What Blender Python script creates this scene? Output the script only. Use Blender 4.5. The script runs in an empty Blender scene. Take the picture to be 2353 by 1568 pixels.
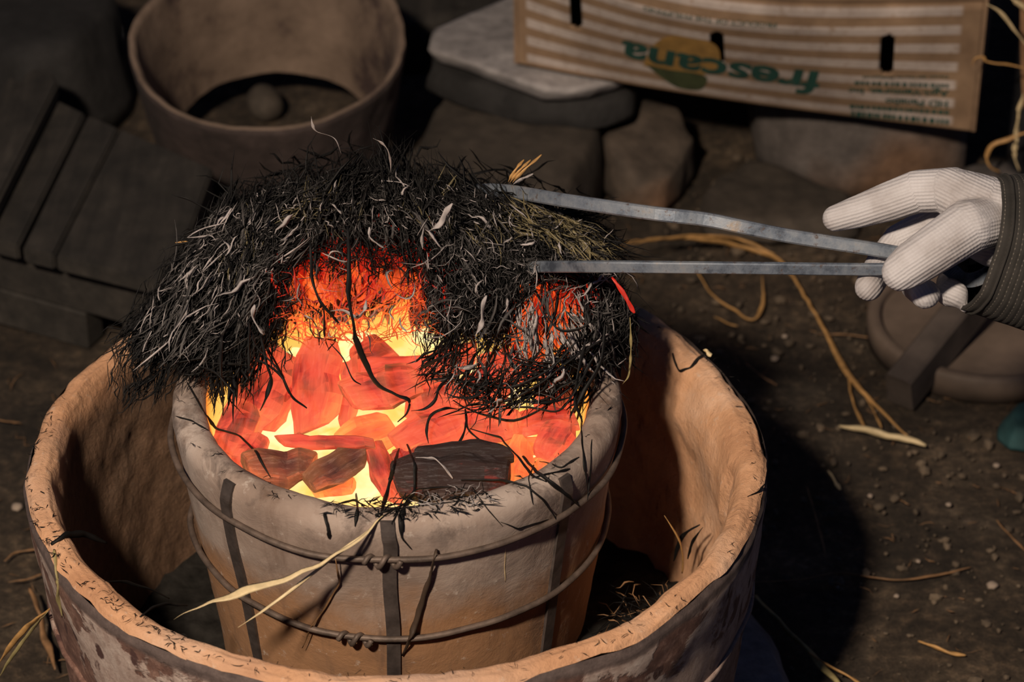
import bpy, bmesh, math, random
import numpy as np
from mathutils.bvhtree import BVHTree
from mathutils import Vector, Matrix, noise as mnoise

# ------------------------------------------------------------------ camera, world, key light, exposure
scene = bpy.context.scene
W_PX, H_PX, F_PX = 2353.0, 1568.0, 6470.0
PITCH = math.radians(33.1)
FWD = Vector((0, math.cos(PITCH), -math.sin(PITCH)))
UP = Vector((0, math.sin(PITCH), math.cos(PITCH)))
RIGHT = Vector((1, 0, 0))
CAM = Vector((0.0884, -1.7966, 1.5726))
cam_data = bpy.data.cameras.new('camera')
cam_data.sensor_width = 36.0
cam_data.lens = F_PX / W_PX * 36.0
cam_data.clip_start = 0.05
cam_data.dof.use_dof = True
cam_data.dof.focus_distance = 2.13
cam_data.dof.aperture_fstop = 7.5
cam = bpy.data.objects.new('camera', cam_data)
cam.location = CAM
cam.rotation_euler = (math.pi / 2 - PITCH, 0, 0)
scene.collection.objects.link(cam)
scene.camera = cam

world = bpy.data.worlds.new('world')
scene.world = world
world.use_nodes = True
wbg = world.node_tree.nodes['Background']
wbg.inputs['Color'].default_value = (0.24, 0.42, 1.0, 1)
wbg.inputs['Strength'].default_value = 0.045

def lamp(name, typ, loc, target, energy, color, size=0.1):
    d = bpy.data.lights.new(name, typ)
    d.energy = energy
    d.color = color
    if typ == 'AREA':
        d.shape = 'DISK'
        d.size = size
    else:
        d.shadow_soft_size = size
    o = bpy.data.objects.new(name, d)
    o.location = loc
    o.rotation_euler = (Vector(target) - Vector(loc)).to_track_quat('-Z', 'Y').to_euler()
    scene.collection.objects.link(o)
    return o

key = lamp('work_lamp_offscreen', 'AREA', (-0.60, -1.80, 2.22), (0.15, 0.2, 0.2), 84, (1.0, 0.82, 0.64), 0.17)

scene.view_settings.view_transform = 'Standard'
scene.view_settings.look = 'None'
scene.view_settings.exposure = 0.0
scene.view_settings.gamma = 1.0
scene.view_settings.use_curve_mapping = False

# ------------------------------------------------------------------ helpers
rnd = random.Random(7)
RNG = np.random.default_rng(11)
COL = scene.collection

def ray(px, py):
    return RIGHT * ((px - W_PX / 2) / F_PX) + UP * ((H_PX / 2 - py) / F_PX) + FWD
def at_z(px, py, z):
    d = ray(px, py)
    return CAM + d * ((z - CAM.z) / d.z)
def at_y(px, py, y):
    d = ray(px, py)
    return CAM + d * ((y - CAM.y) / d.y)
def at_y_np(px, py, y):
    dx = (px - W_PX / 2) / F_PX
    du = (H_PX / 2 - py) / F_PX
    d = np.stack([dx, du * UP.y + FWD.y, du * UP.z + FWD.z], -1)
    k = (y - CAM.y) / d[..., 1]
    return np.array(CAM) + d * k[..., None]
def mmpx(p):
    return (Vector(p) - CAM).dot(FWD) / F_PX     # metres per pixel at point p

def tag(o, label=None, cat=None, group=None, kind=None):
    if label: o['label'] = label
    if cat: o['category'] = cat
    if group: o['group'] = group
    if kind: o['kind'] = kind
    return o
def empty(name, loc=(0, 0, 0)):
    o = bpy.data.objects.new(name, None)
    o.location = loc
    o.empty_display_size = 0.05
    COL.objects.link(o)
    return o
def link(name, me, mats, parent=None, smooth=True):
    o = bpy.data.objects.new(name, me)
    COL.objects.link(o)
    if not isinstance(mats, (list, tuple)): mats = [mats]
    for m in mats: me.materials.append(m)
    if smooth:
        me.polygons.foreach_set('use_smooth', [True] * len(me.polygons))
    if parent is not None:
        o.parent = parent
        o.location = -parent.location
    return o
def mesh_obj(name, verts, faces, mats, parent=None, smooth=True):
    me = bpy.data.meshes.new(name)
    me.from_pydata([tuple(v) for v in verts], [], faces)
    me.update()
    return link(name, me, mats, parent, smooth)
def bm_obj(name, bm, mats, parent=None, smooth=True):
    bmesh.ops.recalc_face_normals(bm, faces=bm.faces[:])
    me = bpy.data.meshes.new(name)
    bm.to_mesh(me)
    bm.free()
    return link(name, me, mats, parent, smooth)
def center_origin(o, p):
    """move the origin of a top-level mesh to p without moving it"""
    p = Vector(p)
    o.data.transform(Matrix.Translation(-p))
    o.location = p
    return o

def spline(pts, n):
    """Catmull-Rom through pts -> n samples"""
    P = [Vector(p) for p in pts]
    if len(P) == 2:
        return [P[0].lerp(P[1], i / (n - 1)) for i in range(n)]
    P = [P[0] * 2 - P[1]] + P + [P[-1] * 2 - P[-2]]
    out = []
    m = len(P) - 3
    for i in range(n):
        u = i / (n - 1) * m
        k = min(int(u), m - 1)
        t = u - k
        a, b, c, d = P[k:k + 4]
        out.append(0.5 * ((2 * b) + (c - a) * t + (2 * a - 5 * b + 4 * c - d) * t * t + (3 * b - a - 3 * c + d) * t ** 3))
    return out

def sweep(path, prof, up=(0, 0, 1), closed=False, cap=True, twist=None):
    """path: points; prof(i, s) -> list of (a, b) offsets along side and normal"""
    n = len(path)
    verts, faces = [], []
    upv = Vector(up)
    m = None
    for i, p in enumerate(path):
        if closed:
            t = (path[(i + 1) % n] - path[i - 1])
        else:
            t = path[min(i + 1, n - 1)] - path[max(i - 1, 0)]
        t.normalize()
        side = t.cross(upv)
        if side.length < 1e-4: side = t.cross(Vector((1, 0.1, 0)))
        side.normalize()
        nor = side.cross(t)
        if twist:
            a = twist(i / (n - 1))
            side, nor = side * math.cos(a) + nor * math.sin(a), nor * math.cos(a) - side * math.sin(a)
        sec = prof(i, i / max(1, n - 1))
        m = len(sec)
        for a, b in sec:
            verts.append(p + side * a + nor * b)
    rng = n if closed else n - 1
    for i in range(rng):
        for j in range(m):
            a = i * m + j; b = i * m + (j + 1) % m
            c = ((i + 1) % n) * m + (j + 1) % m; d = ((i + 1) % n) * m + j
            faces.append((a, b, c, d))
    if cap and not closed:
        faces.append(tuple(range(m))[::-1])
        faces.append(tuple((n - 1) * m + j for j in range(m)))
    return verts, faces
def circ(r, k=8, sx=1.0, sy=1.0):
    return [(r * sx * math.cos(2 * math.pi * j / k), r * sy * math.sin(2 * math.pi * j / k)) for j in range(k)]
def nz(p, s=1.0, off=0.0):
    return mnoise.noise(Vector((p[0] * s + off, p[1] * s - off * 0.7, p[2] * s + off * 1.3)))

def lathe(prof, seg, amp=None, closed_prof=False):
    """prof: list of (r, z); amp(r, z, ang) -> (dr, dz)"""
    verts, faces = [], []
    n = len(prof)
    for k in range(seg):
        a = 2 * math.pi * k / seg
        for (r, z) in prof:
            dr, dz = amp(r, z, a) if amp else (0, 0)
            verts.append(((r + dr) * math.cos(a), (r + dr) * math.sin(a), z + dz))
    for k in range(seg):
        k2 = (k + 1) % seg
        for i in range(n - 1):
            faces.append((k * n + i, k2 * n + i, k2 * n + i + 1, k * n + i + 1))
    return verts, faces

# ------------------------------------------------------------------ materials
class NT:
    def __init__(self, name):
        self.m = bpy.data.materials.new(name)
        self.m.use_nodes = True
        self.t = self.m.node_tree
        self.b = self.t.nodes['Principled BSDF']
        self.co = None
    def n(self, typ, **kw):
        nd = self.t.nodes.new(typ)
        for k, v in kw.items():
            if k in nd.inputs.keys() if isinstance(k, str) else False:
                nd.inputs[k].default_value = v
            else:
                setattr(nd, k, v)
        return nd
    def l(self, a, b): self.t.links.new(a, b)
    def coord(self, kind='Object', scale=(1, 1, 1), rot=(0, 0, 0)):
        c = self.n('ShaderNodeTexCoord')
        mp = self.n('ShaderNodeMapping')
        mp.inputs['Scale'].default_value = scale
        mp.inputs['Rotation'].default_value = rot
        self.l(c.outputs[kind], mp.inputs['Vector'])
        return mp.outputs['Vector']
    def noise(self, vec, scale, detail=4, rough=0.6, dist=0.0):
        nd = self.n('ShaderNodeTexNoise')
        nd.inputs['Scale'].default_value = scale
        nd.inputs['Detail'].default_value = detail
        nd.inputs['Roughness'].default_value = rough
        nd.inputs['Distortion'].default_value = dist
        self.l(vec, nd.inputs['Vector'])
        return nd.outputs['Fac']
    def ramp(self, fac, stops, interp='LINEAR'):
        r = self.n('ShaderNodeValToRGB')
        r.color_ramp.interpolation = interp
        e = r.color_ramp.elements
        while len(e) < len(stops): e.new(0.5)
        for i, (p, c) in enumerate(stops):
            e[i].position = p
            if not isinstance(c, (tuple, list)): c = (c, c, c)
            e[i].color = (c[0], c[1], c[2], 1)
        self.l(fac, r.inputs['Fac'])
        return r.outputs['Color']
    def mix(self, fac, a, b, mode='MIX'):
        nd = self.n('ShaderNodeMix', data_type='RGBA', blend_type=mode)
        for s, v in ((0, fac), (6, a), (7, b)):
            if isinstance(v, (int, float)): nd.inputs[s].default_value = v
            elif isinstance(v, (tuple, list)): nd.inputs[s].default_value = (v[0], v[1], v[2], 1)
            else: self.l(v, nd.inputs[s])
        return nd.outputs[2]
    def math(self, op, a, b=0.0):
        nd = self.n('ShaderNodeMath', operation=op)
        for s, v in ((0, a), (1, b)):
            if isinstance(v, (int, float)): nd.inputs[s].default_value = v
            else: self.l(v, nd.inputs[s])
        return nd.outputs[0]
    def sep(self, vec):
        nd = self.n('ShaderNodeSeparateXYZ')
        self.l(vec, nd.inputs[0])
        return nd.outputs
    def base(self, c):
        if isinstance(c, (tuple, list)): self.b.inputs['Base Color'].default_value = (c[0], c[1], c[2], 1)
        else: self.l(c, self.b.inputs['Base Color'])
    def rough(self, v):
        if isinstance(v, (int, float)): self.b.inputs['Roughness'].default_value = v
        else: self.l(v, self.b.inputs['Roughness'])
    def bump(self, h, strength=0.3, dist=0.002):
        nd = self.n('ShaderNodeBump')
        nd.inputs['Strength'].default_value = strength
        nd.inputs['Distance'].default_value = dist
        self.l(h, nd.inputs['Height'])
        self.l(nd.outputs[0], self.b.inputs['Normal'])
    def emit(self, c, s=1.0):
        if isinstance(c, (tuple, list)): self.b.inputs['Emission Color'].default_value = (c[0], c[1], c[2], 1)
        else: self.l(c, self.b.inputs['Emission Color'])
        if isinstance(s, (int, float)): self.b.inputs['Emission Strength'].default_value = s
        else: self.l(s, self.b.inputs['Emission Strength'])

def simple(name, col, rough=0.7, metal=0.0, var=0.35, scale=60, bump=0.0, bdist=0.001):
    t = NT(name)
    v = t.coord()
    f = t.noise(v, scale, 5)
    dark = tuple(c * (1 - var) for c in col); lite = tuple(min(1, c * (1 + var)) for c in col)
    t.base(t.ramp(f, [(0.3, dark), (0.7, lite)]))
    t.rough(rough)
    t.b.inputs['Metallic'].default_value = metal
    if bump: t.bump(f, bump, bdist)
    return t.m

M = {}
def build_materials():
    # ground ------------------------------------------------
    t = NT('dirt'); v = t.coord()
    f1 = t.noise(v, 9, 10, 0.7, 0.4); f2 = t.noise(v, 75, 8, 0.75); f3 = t.noise(v, 3.1, 4, 0.6)
    c = t.ramp(f1, [(0.30, (0.034, 0.024, 0.015)), (0.48, (0.085, 0.061, 0.040)), (0.60, (0.145, 0.108, 0.073)), (0.74, (0.28, 0.215, 0.16))])
    c2 = t.ramp(f2, [(0.34, (0.40, 0.38, 0.36)), (0.52, (1.0, 1.0, 1.0)), (0.66, (2.3, 2.2, 2.1))])
    c = t.mix(1.0, c, c2, 'MULTIPLY')
    c = t.mix(1.0, c, t.ramp(f3, [(0.35, (0.55, 0.55, 0.55)), (0.65, (1.25, 1.2, 1.15))]), 'MULTIPLY')
    t.base(c); t.rough(0.9)
    t.bump(t.math('ADD', t.math('MULTIPLY', f1, 2.0), f2), 1.0, 0.010)
    M['dirt'] = t.m
    # outer kiln lining clay -----------------------------
    t = NT('orange_clay'); v = t.coord()
    f1 = t.noise(v, 14, 6, 0.6); f2 = t.noise(v, 120, 6, 0.7); f3 = t.noise(v, 5, 4, 0.5)
    c = t.ramp(f1, [(0.30, (0.48, 0.245, 0.13)), (0.52, (0.66, 0.365, 0.205)), (0.75, (0.76, 0.50, 0.345))])
    c = t.mix(t.ramp(f3, [(0.45, 0.0), (0.62, 0.55)]), c, (0.50, 0.37, 0.30))
    z = t.sep(t.coord())[2]
    inner = t.ramp(z, [(0.20, 1.0), (0.285, 0.0)])
    speck = t.ramp(f2, [(0.60, 0.0), (0.68, 0.75)])
    c = t.mix(t.math('MULTIPLY', speck, 0.6), c, (0.62, 0.50, 0.40))
    grain = t.noise(t.coord(scale=(1, 1, 0.25)), 95, 5, 0.7)
    c = t.mix(t.ramp(grain, [(0.28, 0.65), (0.40, 0.0)]), c, (0.16, 0.08, 0.05))
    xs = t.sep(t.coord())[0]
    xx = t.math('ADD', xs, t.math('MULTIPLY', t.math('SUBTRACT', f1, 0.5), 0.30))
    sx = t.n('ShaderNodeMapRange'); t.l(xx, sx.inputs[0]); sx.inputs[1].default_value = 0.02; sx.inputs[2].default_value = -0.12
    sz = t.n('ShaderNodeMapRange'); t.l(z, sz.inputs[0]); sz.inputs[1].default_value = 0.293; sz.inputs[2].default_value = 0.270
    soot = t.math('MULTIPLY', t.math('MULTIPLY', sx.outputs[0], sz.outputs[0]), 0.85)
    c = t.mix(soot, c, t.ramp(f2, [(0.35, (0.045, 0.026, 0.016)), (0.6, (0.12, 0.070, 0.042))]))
    t.base(c); t.rough(0.85)
    t.bump(t.math('ADD', f2, t.math('MULTIPLY', f1, 2.0)), 0.7, 0.003)
    M['orange_clay'] = t.m
    # outer kiln shell --------------------------------------
    t = NT('weathered_shell'); v = t.coord(); z = t.sep(v)[2]
    f1 = t.noise(v, 13, 9, 0.62, 0.4); f2 = t.noise(v, 70, 10, 0.75); f3 = t.noise(t.coord(scale=(1, 1, 0.35)), 30, 6, 0.65)
    brown = t.ramp(f2, [(0.3, (0.085, 0.042, 0.034)), (0.52, (0.19, 0.10, 0.076)), (0.68, (0.36, 0.22, 0.17))])
    pale = t.ramp(f2, [(0.3, (0.30, 0.20, 0.165)), (0.5, (0.48, 0.37, 0.32)), (0.7, (0.64, 0.54, 0.48))])
    zone = t.ramp(z, [(0.155, 0.25), (0.20, 0.60), (0.245, 1.0), (0.282, 1.0), (0.287, 0.0)])
    mk = t.math('MULTIPLY', t.ramp(f1, [(0.455, 0.0), (0.485, 1.0)]), zone)
    c = t.mix(mk, brown, pale)
    vor = t.n('ShaderNodeTexVoronoi'); vor.inputs['Scale'].default_value = 42
    t.l(t.coord(scale=(1, 1, 0.75)), vor.inputs['Vector'])
    dist = t.math('ADD', vor.outputs['Distance'], t.math('MULTIPLY', t.math('SUBTRACT', f2, 0.5), 0.5))
    spots = t.math('MULTIPLY', t.ramp(dist, [(0.20, 1.0), (0.26, 0.0)]), t.ramp(f3, [(0.45, 0.0), (0.52, 1.0)]))
    c = t.mix(spots, c, (0.085, 0.040, 0.035))
    band = t.ramp(t.math('ADD', z, t.math('MULTIPLY', t.math('SUBTRACT', f1, 0.5), 0.02)), [(0.2805, 0.0), (0.2855, 1.0)])
    c = t.mix(band, c, t.ramp(f2, [(0.35, (0.065, 0.046, 0.042)), (0.65, (0.15, 0.11, 0.10))]))
    t.base(c); t.rough(0.75)
    t.bump(t.math('ADD', f2, mk), 0.7, 0.002)
    M['weathered_shell'] = t.m
    # brazier clay --------------------------------------
    t = NT('brazier_clay'); v = t.coord(); z = t.sep(v)[2]
    f1 = t.noise(v, 9, 6, 0.6); f2 = t.noise(v, 90, 6, 0.7); fv = t.noise(t.coord(scale=(1, 1, 0.12)), 34, 6, 0.65)
    c = t.ramp(f1, [(0.3, (0.20, 0.142, 0.112)), (0.48, (0.33, 0.25, 0.207)), (0.70, (0.47, 0.39, 0.345))])
    zz = t.math('ADD', z, t.math('MULTIPLY', t.math('SUBTRACT', f1, 0.5), 0.13))
    c = t.mix(t.ramp(zz, [(0.252, 1.0), (0.285, 0.0)]), c, (0.34, 0.18, 0.09))
    stain = t.noise(v, 20, 6, 0.7, 0.6)
    c = t.mix(t.math('MULTIPLY', t.ramp(stain, [(0.50, 0.0), (0.62, 0.75)]), t.ramp(z, [(0.325, 0.25), (0.352, 1.0)])), c, (0.075, 0.055, 0.048))
    c = t.mix(t.ramp(fv, [(0.30, 0.75), (0.45, 0.0)]), c, (0.14, 0.085, 0.06))
    c = t.mix(t.ramp(f2, [(0.60, 0.0), (0.70, 0.55)]), c, (0.62, 0.54, 0.48))
    c = t.mix(t.ramp(f2, [(0.24, 0.8), (0.33, 0.0)]), c, (0.07, 0.05, 0.04))
    t.base(c); t.rough(0.85)
    t.bump(t.math('ADD', t.math('MULTIPLY', f2, 0.6), t.math('MULTIPLY', stain, 2)), 0.40, 0.002)
    M['brazier_clay'] = t.m
    # glowing fire wall ---------------------------------
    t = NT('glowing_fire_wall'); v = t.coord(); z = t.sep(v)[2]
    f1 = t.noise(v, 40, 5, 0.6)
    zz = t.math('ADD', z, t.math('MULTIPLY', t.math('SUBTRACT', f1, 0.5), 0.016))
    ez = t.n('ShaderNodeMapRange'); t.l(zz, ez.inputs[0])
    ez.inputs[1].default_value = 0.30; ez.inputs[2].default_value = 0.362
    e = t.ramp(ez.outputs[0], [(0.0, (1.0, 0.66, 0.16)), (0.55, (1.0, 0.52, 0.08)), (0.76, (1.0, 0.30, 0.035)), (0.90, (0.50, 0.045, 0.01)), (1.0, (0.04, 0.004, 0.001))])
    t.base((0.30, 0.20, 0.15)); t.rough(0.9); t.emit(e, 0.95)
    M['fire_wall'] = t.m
    # ember bed ------------------------------------------
    t = NT('ember_bed'); v = t.coord()
    f = t.noise(v, 22, 4, 0.5)
    e = t.ramp(f, [(0.30, (1.0, 0.40, 0.05)), (0.46, (1.0, 0.62, 0.13)), (0.62, (1.0, 0.86, 0.40))])
    t.base((0.3, 0.2, 0.15)); t.emit(e, 1.15)
    M['ember_bed'] = t.m
    # coals ------------------------------------------
    def coal(name, stops, s, ash=0.0, ashcol=(0.40, 0.30, 0.29), scale=(5, 5, 0.7), edge=0.4):
        t = NT(name)
        v = t.coord(scale=scale); u = t.coord()
        inf = t.n('ShaderNodeObjectInfo')
        f = t.noise(v, 22, 5, 0.6, 0.3); g = t.noise(u, 26, 3, 0.5); h = t.noise(u, 300, 4, 0.7)
        geo = t.n('ShaderNodeNewGeometry')
        ed = t.ramp(geo.outputs['Pointiness'], [(0.51, 0.0), (0.60, 1.0)])
        k = t.math('ADD', t.math('MULTIPLY', f, 0.42), t.math('MULTIPLY', g, 0.58))
        k = t.math('ADD', k, t.math('MULTIPLY', t.math('SUBTRACT', inf.outputs['Random'], 0.5), 0.12))
        nv = t.n('ShaderNodeVectorMath', operation='SCALE'); t.l(geo.outputs['True Normal'], nv.inputs[0]); nv.inputs['Scale'].default_value = 1.3
        off = t.n('ShaderNodeVectorMath', operation='ADD'); t.l(nv.outputs[0], off.inputs[0]); t.l(inf.outputs['Location'], off.inputs[1])
        fac = t.noise(off.outputs[0], 1.1, 1, 0.4)
        k = t.math('ADD', k, t.math('MULTIPLY', t.math('SUBTRACT', fac, 0.5), 0.55))
        e = t.ramp(k, stops)
        e = t.mix(t.math('MULTIPLY', ed, edge), e, (1.0, 0.36, 0.10))
        st = t.noise(v, 60, 6, 0.75)
        t.base(t.mix(t.math('MULTIPLY', t.ramp(st, [(0.50, 0.0), (0.66, 1.0)]), ash), (0.03, 0.022, 0.022), ashcol))
        t.rough(0.9); t.b.inputs['Specular IOR Level'].default_value = 0.1; t.emit(e, s)
        t.bump(t.math('ADD', f, t.math('MULTIPLY', h, 0.2)), 0.7, 0.002)
        return t.m
    M['coal_red'] = coal('glowing_coal', [(0.30, (0.10, 0.007, 0.006)), (0.40, (0.46, 0.026, 0.016)), (0.49, (0.88, 0.070, 0.034)), (0.60, (1.0, 0.115, 0.050)), (0.74, (1.0, 0.24, 0.07))], 0.97, 0.10)
    M['coal_orange'] = coal('hot_coal', [(0.3, (0.85, 0.07, 0.02)), (0.46, (1.0, 0.17, 0.04)), (0.62, (1.0, 0.36, 0.07)), (0.8, (1.0, 0.6, 0.15))], 1.0, 0.1)
    M['coal_brown'] = coal('dull_coal', [(0.35, (0.05, 0.007, 0.004)), (0.48, (0.15, 0.028, 0.013)), (0.58, (0.34, 0.055, 0.022)), (0.7, (0.80, 0.14, 0.045))], 0.85, 0.25, (0.42, 0.27, 0.22))
    M['coal_black'] = coal('unburnt_coal', [(0.45, (0.002, 0.0005, 0.0005)), (0.62, (0.012, 0.002, 0.002)), (0.74, (0.25, 0.02, 0.012))], 0.7, 0.7, (0.10, 0.092, 0.097), (9, 9, 0.5), 0.03)
    # straw --------------------------------------------
    t = NT('charred_straw'); v = t.coord(); f = t.noise(v, 35, 4, 0.6)
    t.base(t.ramp(f, [(0.35, (0.004, 0.0036, 0.0036)), (0.6, (0.010, 0.0093, 0.0095)), (0.78, (0.032, 0.030, 0.029))])); t.rough(0.6); t.b.inputs['Specular IOR Level'].default_value = 0.22
    M['char'] = t.m
    M['char_brown'] = simple('scorched_straw', (0.05, 0.032, 0.022), 0.55)
    M['ash'] = simple('ash_straw', (0.33, 0.295, 0.29), 0.8, var=0.45, scale=90)
    M['ash_grey'] = simple('grey_ash_straw', (0.058, 0.053, 0.052), 0.7, var=0.6, scale=90)
    M['olive'] = simple('olive_straw', (0.16, 0.13, 0.065), 0.6, var=0.5, scale=80)
    def hot(name, c, s):
        t = NT(name); v = t.coord(); f = t.noise(v, 45, 4, 0.6)
        t.base((0.05, 0.02, 0.02))
        t.emit(t.ramp(f, [(0.32, tuple(x * 0.25 for x in c)), (0.55, c), (0.75, (min(1, c[0] * 1.2), min(1, c[1] * 2.2), c[2] * 1.6))]), s)
        return t.m
    M['hot_deep'] = simple('inner_ash_straw', (0.20, 0.17, 0.16), 0.8, var=0.5, scale=60)
    M['hot_red'] = hot('red_hot_straw', (0.62, 0.018, 0.006), 0.9)
    M['hot_orange'] = hot('orange_hot_straw', (1.0, 0.10, 0.016), 0.95)
    M['hot_yellow'] = hot('yellow_hot_straw', (1.0, 0.42, 0.06), 1.0)
    M['straw_pale'] = simple('dry_straw_pale', (0.66, 0.52, 0.30), 0.55, var=0.2, scale=120)
    M['straw_gold'] = simple('dry_straw_gold', (0.50, 0.28, 0.10), 0.55, var=0.35, scale=80)
    M['straw_brown'] = simple('dry_straw_brown', (0.24, 0.13, 0.06), 0.6, var=0.4, scale=80)
    M['straw_green'] = simple('dry_straw_green', (0.33, 0.27, 0.12), 0.55, var=0.35, scale=90)
    # metal -------------------------------------------
    M['wire'] = simple('rusty_wire', (0.125, 0.092, 0.075), 0.6, 0.35, 0.5, 70, 0.5)
    M['strap'] = simple('dark_strap_iron', (0.092, 0.074, 0.068), 0.55, 0.35, 0.4, 80, 0.4)
    t = NT('tong_steel'); v = t.coord(); f = t.noise(v, 40, 6, 0.7); g = t.noise(v, 150, 5, 0.7)
    c = t.ramp(f, [(0.34, (0.07, 0.085, 0.115)), (0.46, (0.19, 0.225, 0.28)), (0.60, (0.31, 0.34, 0.385)), (0.70, (0.42, 0.35, 0.29))])
    c = t.mix(t.ramp(g, [(0.58, 0.0), (0.68, 0.8)]), c, (0.12, 0.075, 0.055))
    t.base(c); t.rough(t.ramp(f, [(0.3, 0.55), (0.7, 0.36)])); t.b.inputs['Metallic'].default_value = 0.45
    t.bump(g, 0.25, 0.0006)
    M['steel'] = t.m
    M['pipe'] = simple('pipe_metal', (0.10, 0.105, 0.12), 0.3, 0.9, 0.3, 20)
    # wood / rocks ---------------------------------------
    t = NT('old_plank'); v = t.coord(scale=(14, 1.5, 14)); f = t.noise(v, 5, 6, 0.65); g = t.noise(t.coord(), 30, 5, 0.6)
    c = t.ramp(f, [(0.3, (0.018, 0.016, 0.014)), (0.6, (0.034, 0.030, 0.026)), (0.8, (0.058, 0.052, 0.045))])
    c = t.mix(1.0, c, t.ramp(g, [(0.3, (0.6, 0.6, 0.6)), (0.7, (1.3, 1.25, 1.2))]), 'MULTIPLY')
    t.base(c); t.rough(0.8); t.bump(f, 0.4, 0.002)
    M['plank'] = t.m
    def stone(name, lo, hi, stain=None):
        t = NT(name); v = t.coord(); f = t.noise(v, 6, 8, 0.65); g = t.noise(v, 45, 6, 0.7); h = t.noise(v, 4, 2, 0.5)
        c = t.ramp(f, [(0.32, lo), (0.7, hi)])
        if stain: c = t.mix(t.ramp(h, [(0.56, 0.0), (0.66, 0.7)]), c, stain)
        c = t.mix(1.0, c, t.ramp(g, [(0.3, (0.6, 0.6, 0.6)), (0.7, (1.25, 1.25, 1.25))]), 'MULTIPLY')
        t.base(c); t.rough(0.85); t.bump(t.math('ADD', f, g), 0.6, 0.004)
        return t.m
    M['stone_pale'] = stone('pale_stone', (0.20, 0.185, 0.185), (0.44, 0.41, 0.41))
    M['stone_dark'] = stone('dark_stone', (0.010, 0.0095, 0.0095), (0.028, 0.026, 0.026))
    M['stone_brown'] = stone('brown_stone', (0.055, 0.042, 0.033), (0.12, 0.09, 0.068), (0.24, 0.12, 0.06))
    M['stone_grey'] = stone('grey_stone', (0.07, 0.06, 0.055), (0.155, 0.132, 0.122), (0.22, 0.11, 0.05))
    M['stone_base'] = stone('base_concrete', (0.12, 0.11, 0.11), (0.34, 0.31, 0.30))
    M['stone_mud'] = stone('mud_stone', (0.038, 0.030, 0.023), (0.080, 0.063, 0.049))
    t = NT('ring_clay'); v = t.coord(); f = t.noise(v, 12, 6, 0.65); g = t.noise(v, 60, 5, 0.7)
    c = t.ramp(f, [(0.36, (0.055, 0.034, 0.030)), (0.46, (0.15, 0.105, 0.077)), (0.7, (0.25, 0.18, 0.135))])
    t.base(c); t.rough(0.85); t.bump(t.math('ADD', f, g), 0.5, 0.003)
    M['ring_clay'] = t.m
    M['ring_out'] = stone('ring_outer', (0.036, 0.026, 0.024), (0.085, 0.060, 0.055))
    M['lid'] = simple('lid_wood', (0.15, 0.11, 0.085), 0.7, 0, 0.35, 14, 0.2)
    M['beam'] = simple('beam_wood', (0.075, 0.058, 0.049), 0.75, 0, 0.45, 18, 0.3)
    M['pebble'] = simple('pebble_stone', (0.30, 0.235, 0.185), 0.8, 0, 0.3, 60)
    M['crumb'] = simple('earth_crumb', (0.115, 0.085, 0.058), 0.95, 0, 0.6, 12)
    M['rust_cloth'] = simple('brown_sacking', (0.22, 0.12, 0.06), 0.85, 0, 0.4, 30)
    M['teal'] = simple('teal_cloth', (0.02, 0.07, 0.075), 0.8, 0, 0.4, 30)
    M['wall'] = stone('mud_wall', (0.016, 0.013, 0.011), (0.035, 0.028, 0.023))
    M['soot'] = simple('soot', (0.022, 0.020, 0.018), 0.9, 0, 0.5, 60, 0.6, 0.004)
    M['soot'].node_tree.nodes['Principled BSDF'].inputs['Specular IOR Level'].default_value = 0.05
    # cardboard --------------------------------------
    t = NT('printed_cardboard')
    uv = t.n('ShaderNodeUVMap'); uv.uv_map = 'face'
    s = t.sep(uv.outputs[0]); o = t.coord(); g = t.noise(o, 25, 6, 0.65); g2 = t.noise(o, 130, 5, 0.7)
    card = t.ramp(g, [(0.3, (0.20, 0.128, 0.078)), (0.7, (0.32, 0.215, 0.135))])
    white = t.ramp(g, [(0.3, (0.38, 0.325, 0.30)), (0.7, (0.56, 0.49, 0.46))])
    ph = t.math('FRACT', t.math('ADD', t.math('MULTIPLY', s[1], 11.0), 0.28))
    st = t.ramp(ph, [(0.44, 0.0), (0.48, 1.0), (0.94, 1.0), (0.98, 0.0)])
    inb = t.math('MULTIPLY', t.ramp(s[0], [(0.020, 0.0), (0.024, 1.0), (0.955, 1.0), (0.96, 0.0)]), t.ramp(s[1], [(0.015, 0.0), (0.03, 1.0), (0.60, 1.0), (0.605, 0.0)]))
    wear = t.ramp(g2, [(0.30, 0.25), (0.45, 1.0)])
    c = t.mix(t.math('MULTIPLY', t.math('MULTIPLY', st, inb), wear), card, white)
    dust = t.ramp(t.noise(o, 9, 4, 0.6), [(0.35, (0.7, 0.68, 0.66)), (0.65, (1.1, 1.08, 1.05))])
    c = t.mix(1.0, c, dust, 'MULTIPLY')
    t.base(c); t.rough(0.85)
    M['card_print'] = t.m
    M['card'] = simple('plain_cardboard', (0.22, 0.14, 0.085), 0.85, 0, 0.3, 25)
    M['print_green'] = simple('green_print', (0.010, 0.055, 0.042), 0.8, 0, 0.3, 60)
    M['print_yellow'] = simple('yellow_print', (0.30, 0.17, 0.045), 0.8, 0, 0.25, 60)
    M['print_leaf'] = simple('leaf_print', (0.045, 0.058, 0.022), 0.8, 0, 0.3, 60)
    # glove / sleeve ------------------------------------
    t = NT('knit_cotton')
    uv = t.n('ShaderNodeUVMap'); uv.uv_map = 'knit'
    s = t.sep(uv.outputs[0]); o = t.coord(); g = t.noise(o, 30, 4, 0.6); f = t.noise(o, 500, 3, 0.6)
    rib = t.math('SINE', t.math('MULTIPLY', s[0], 2 * math.pi / 0.0026))
    st = t.math('SINE', t.math('ADD', t.math('MULTIPLY', s[1], 2 * math.pi / 0.0028), t.math('MULTIPLY', t.math('ABSOLUTE', rib), 1.6)))
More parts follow.
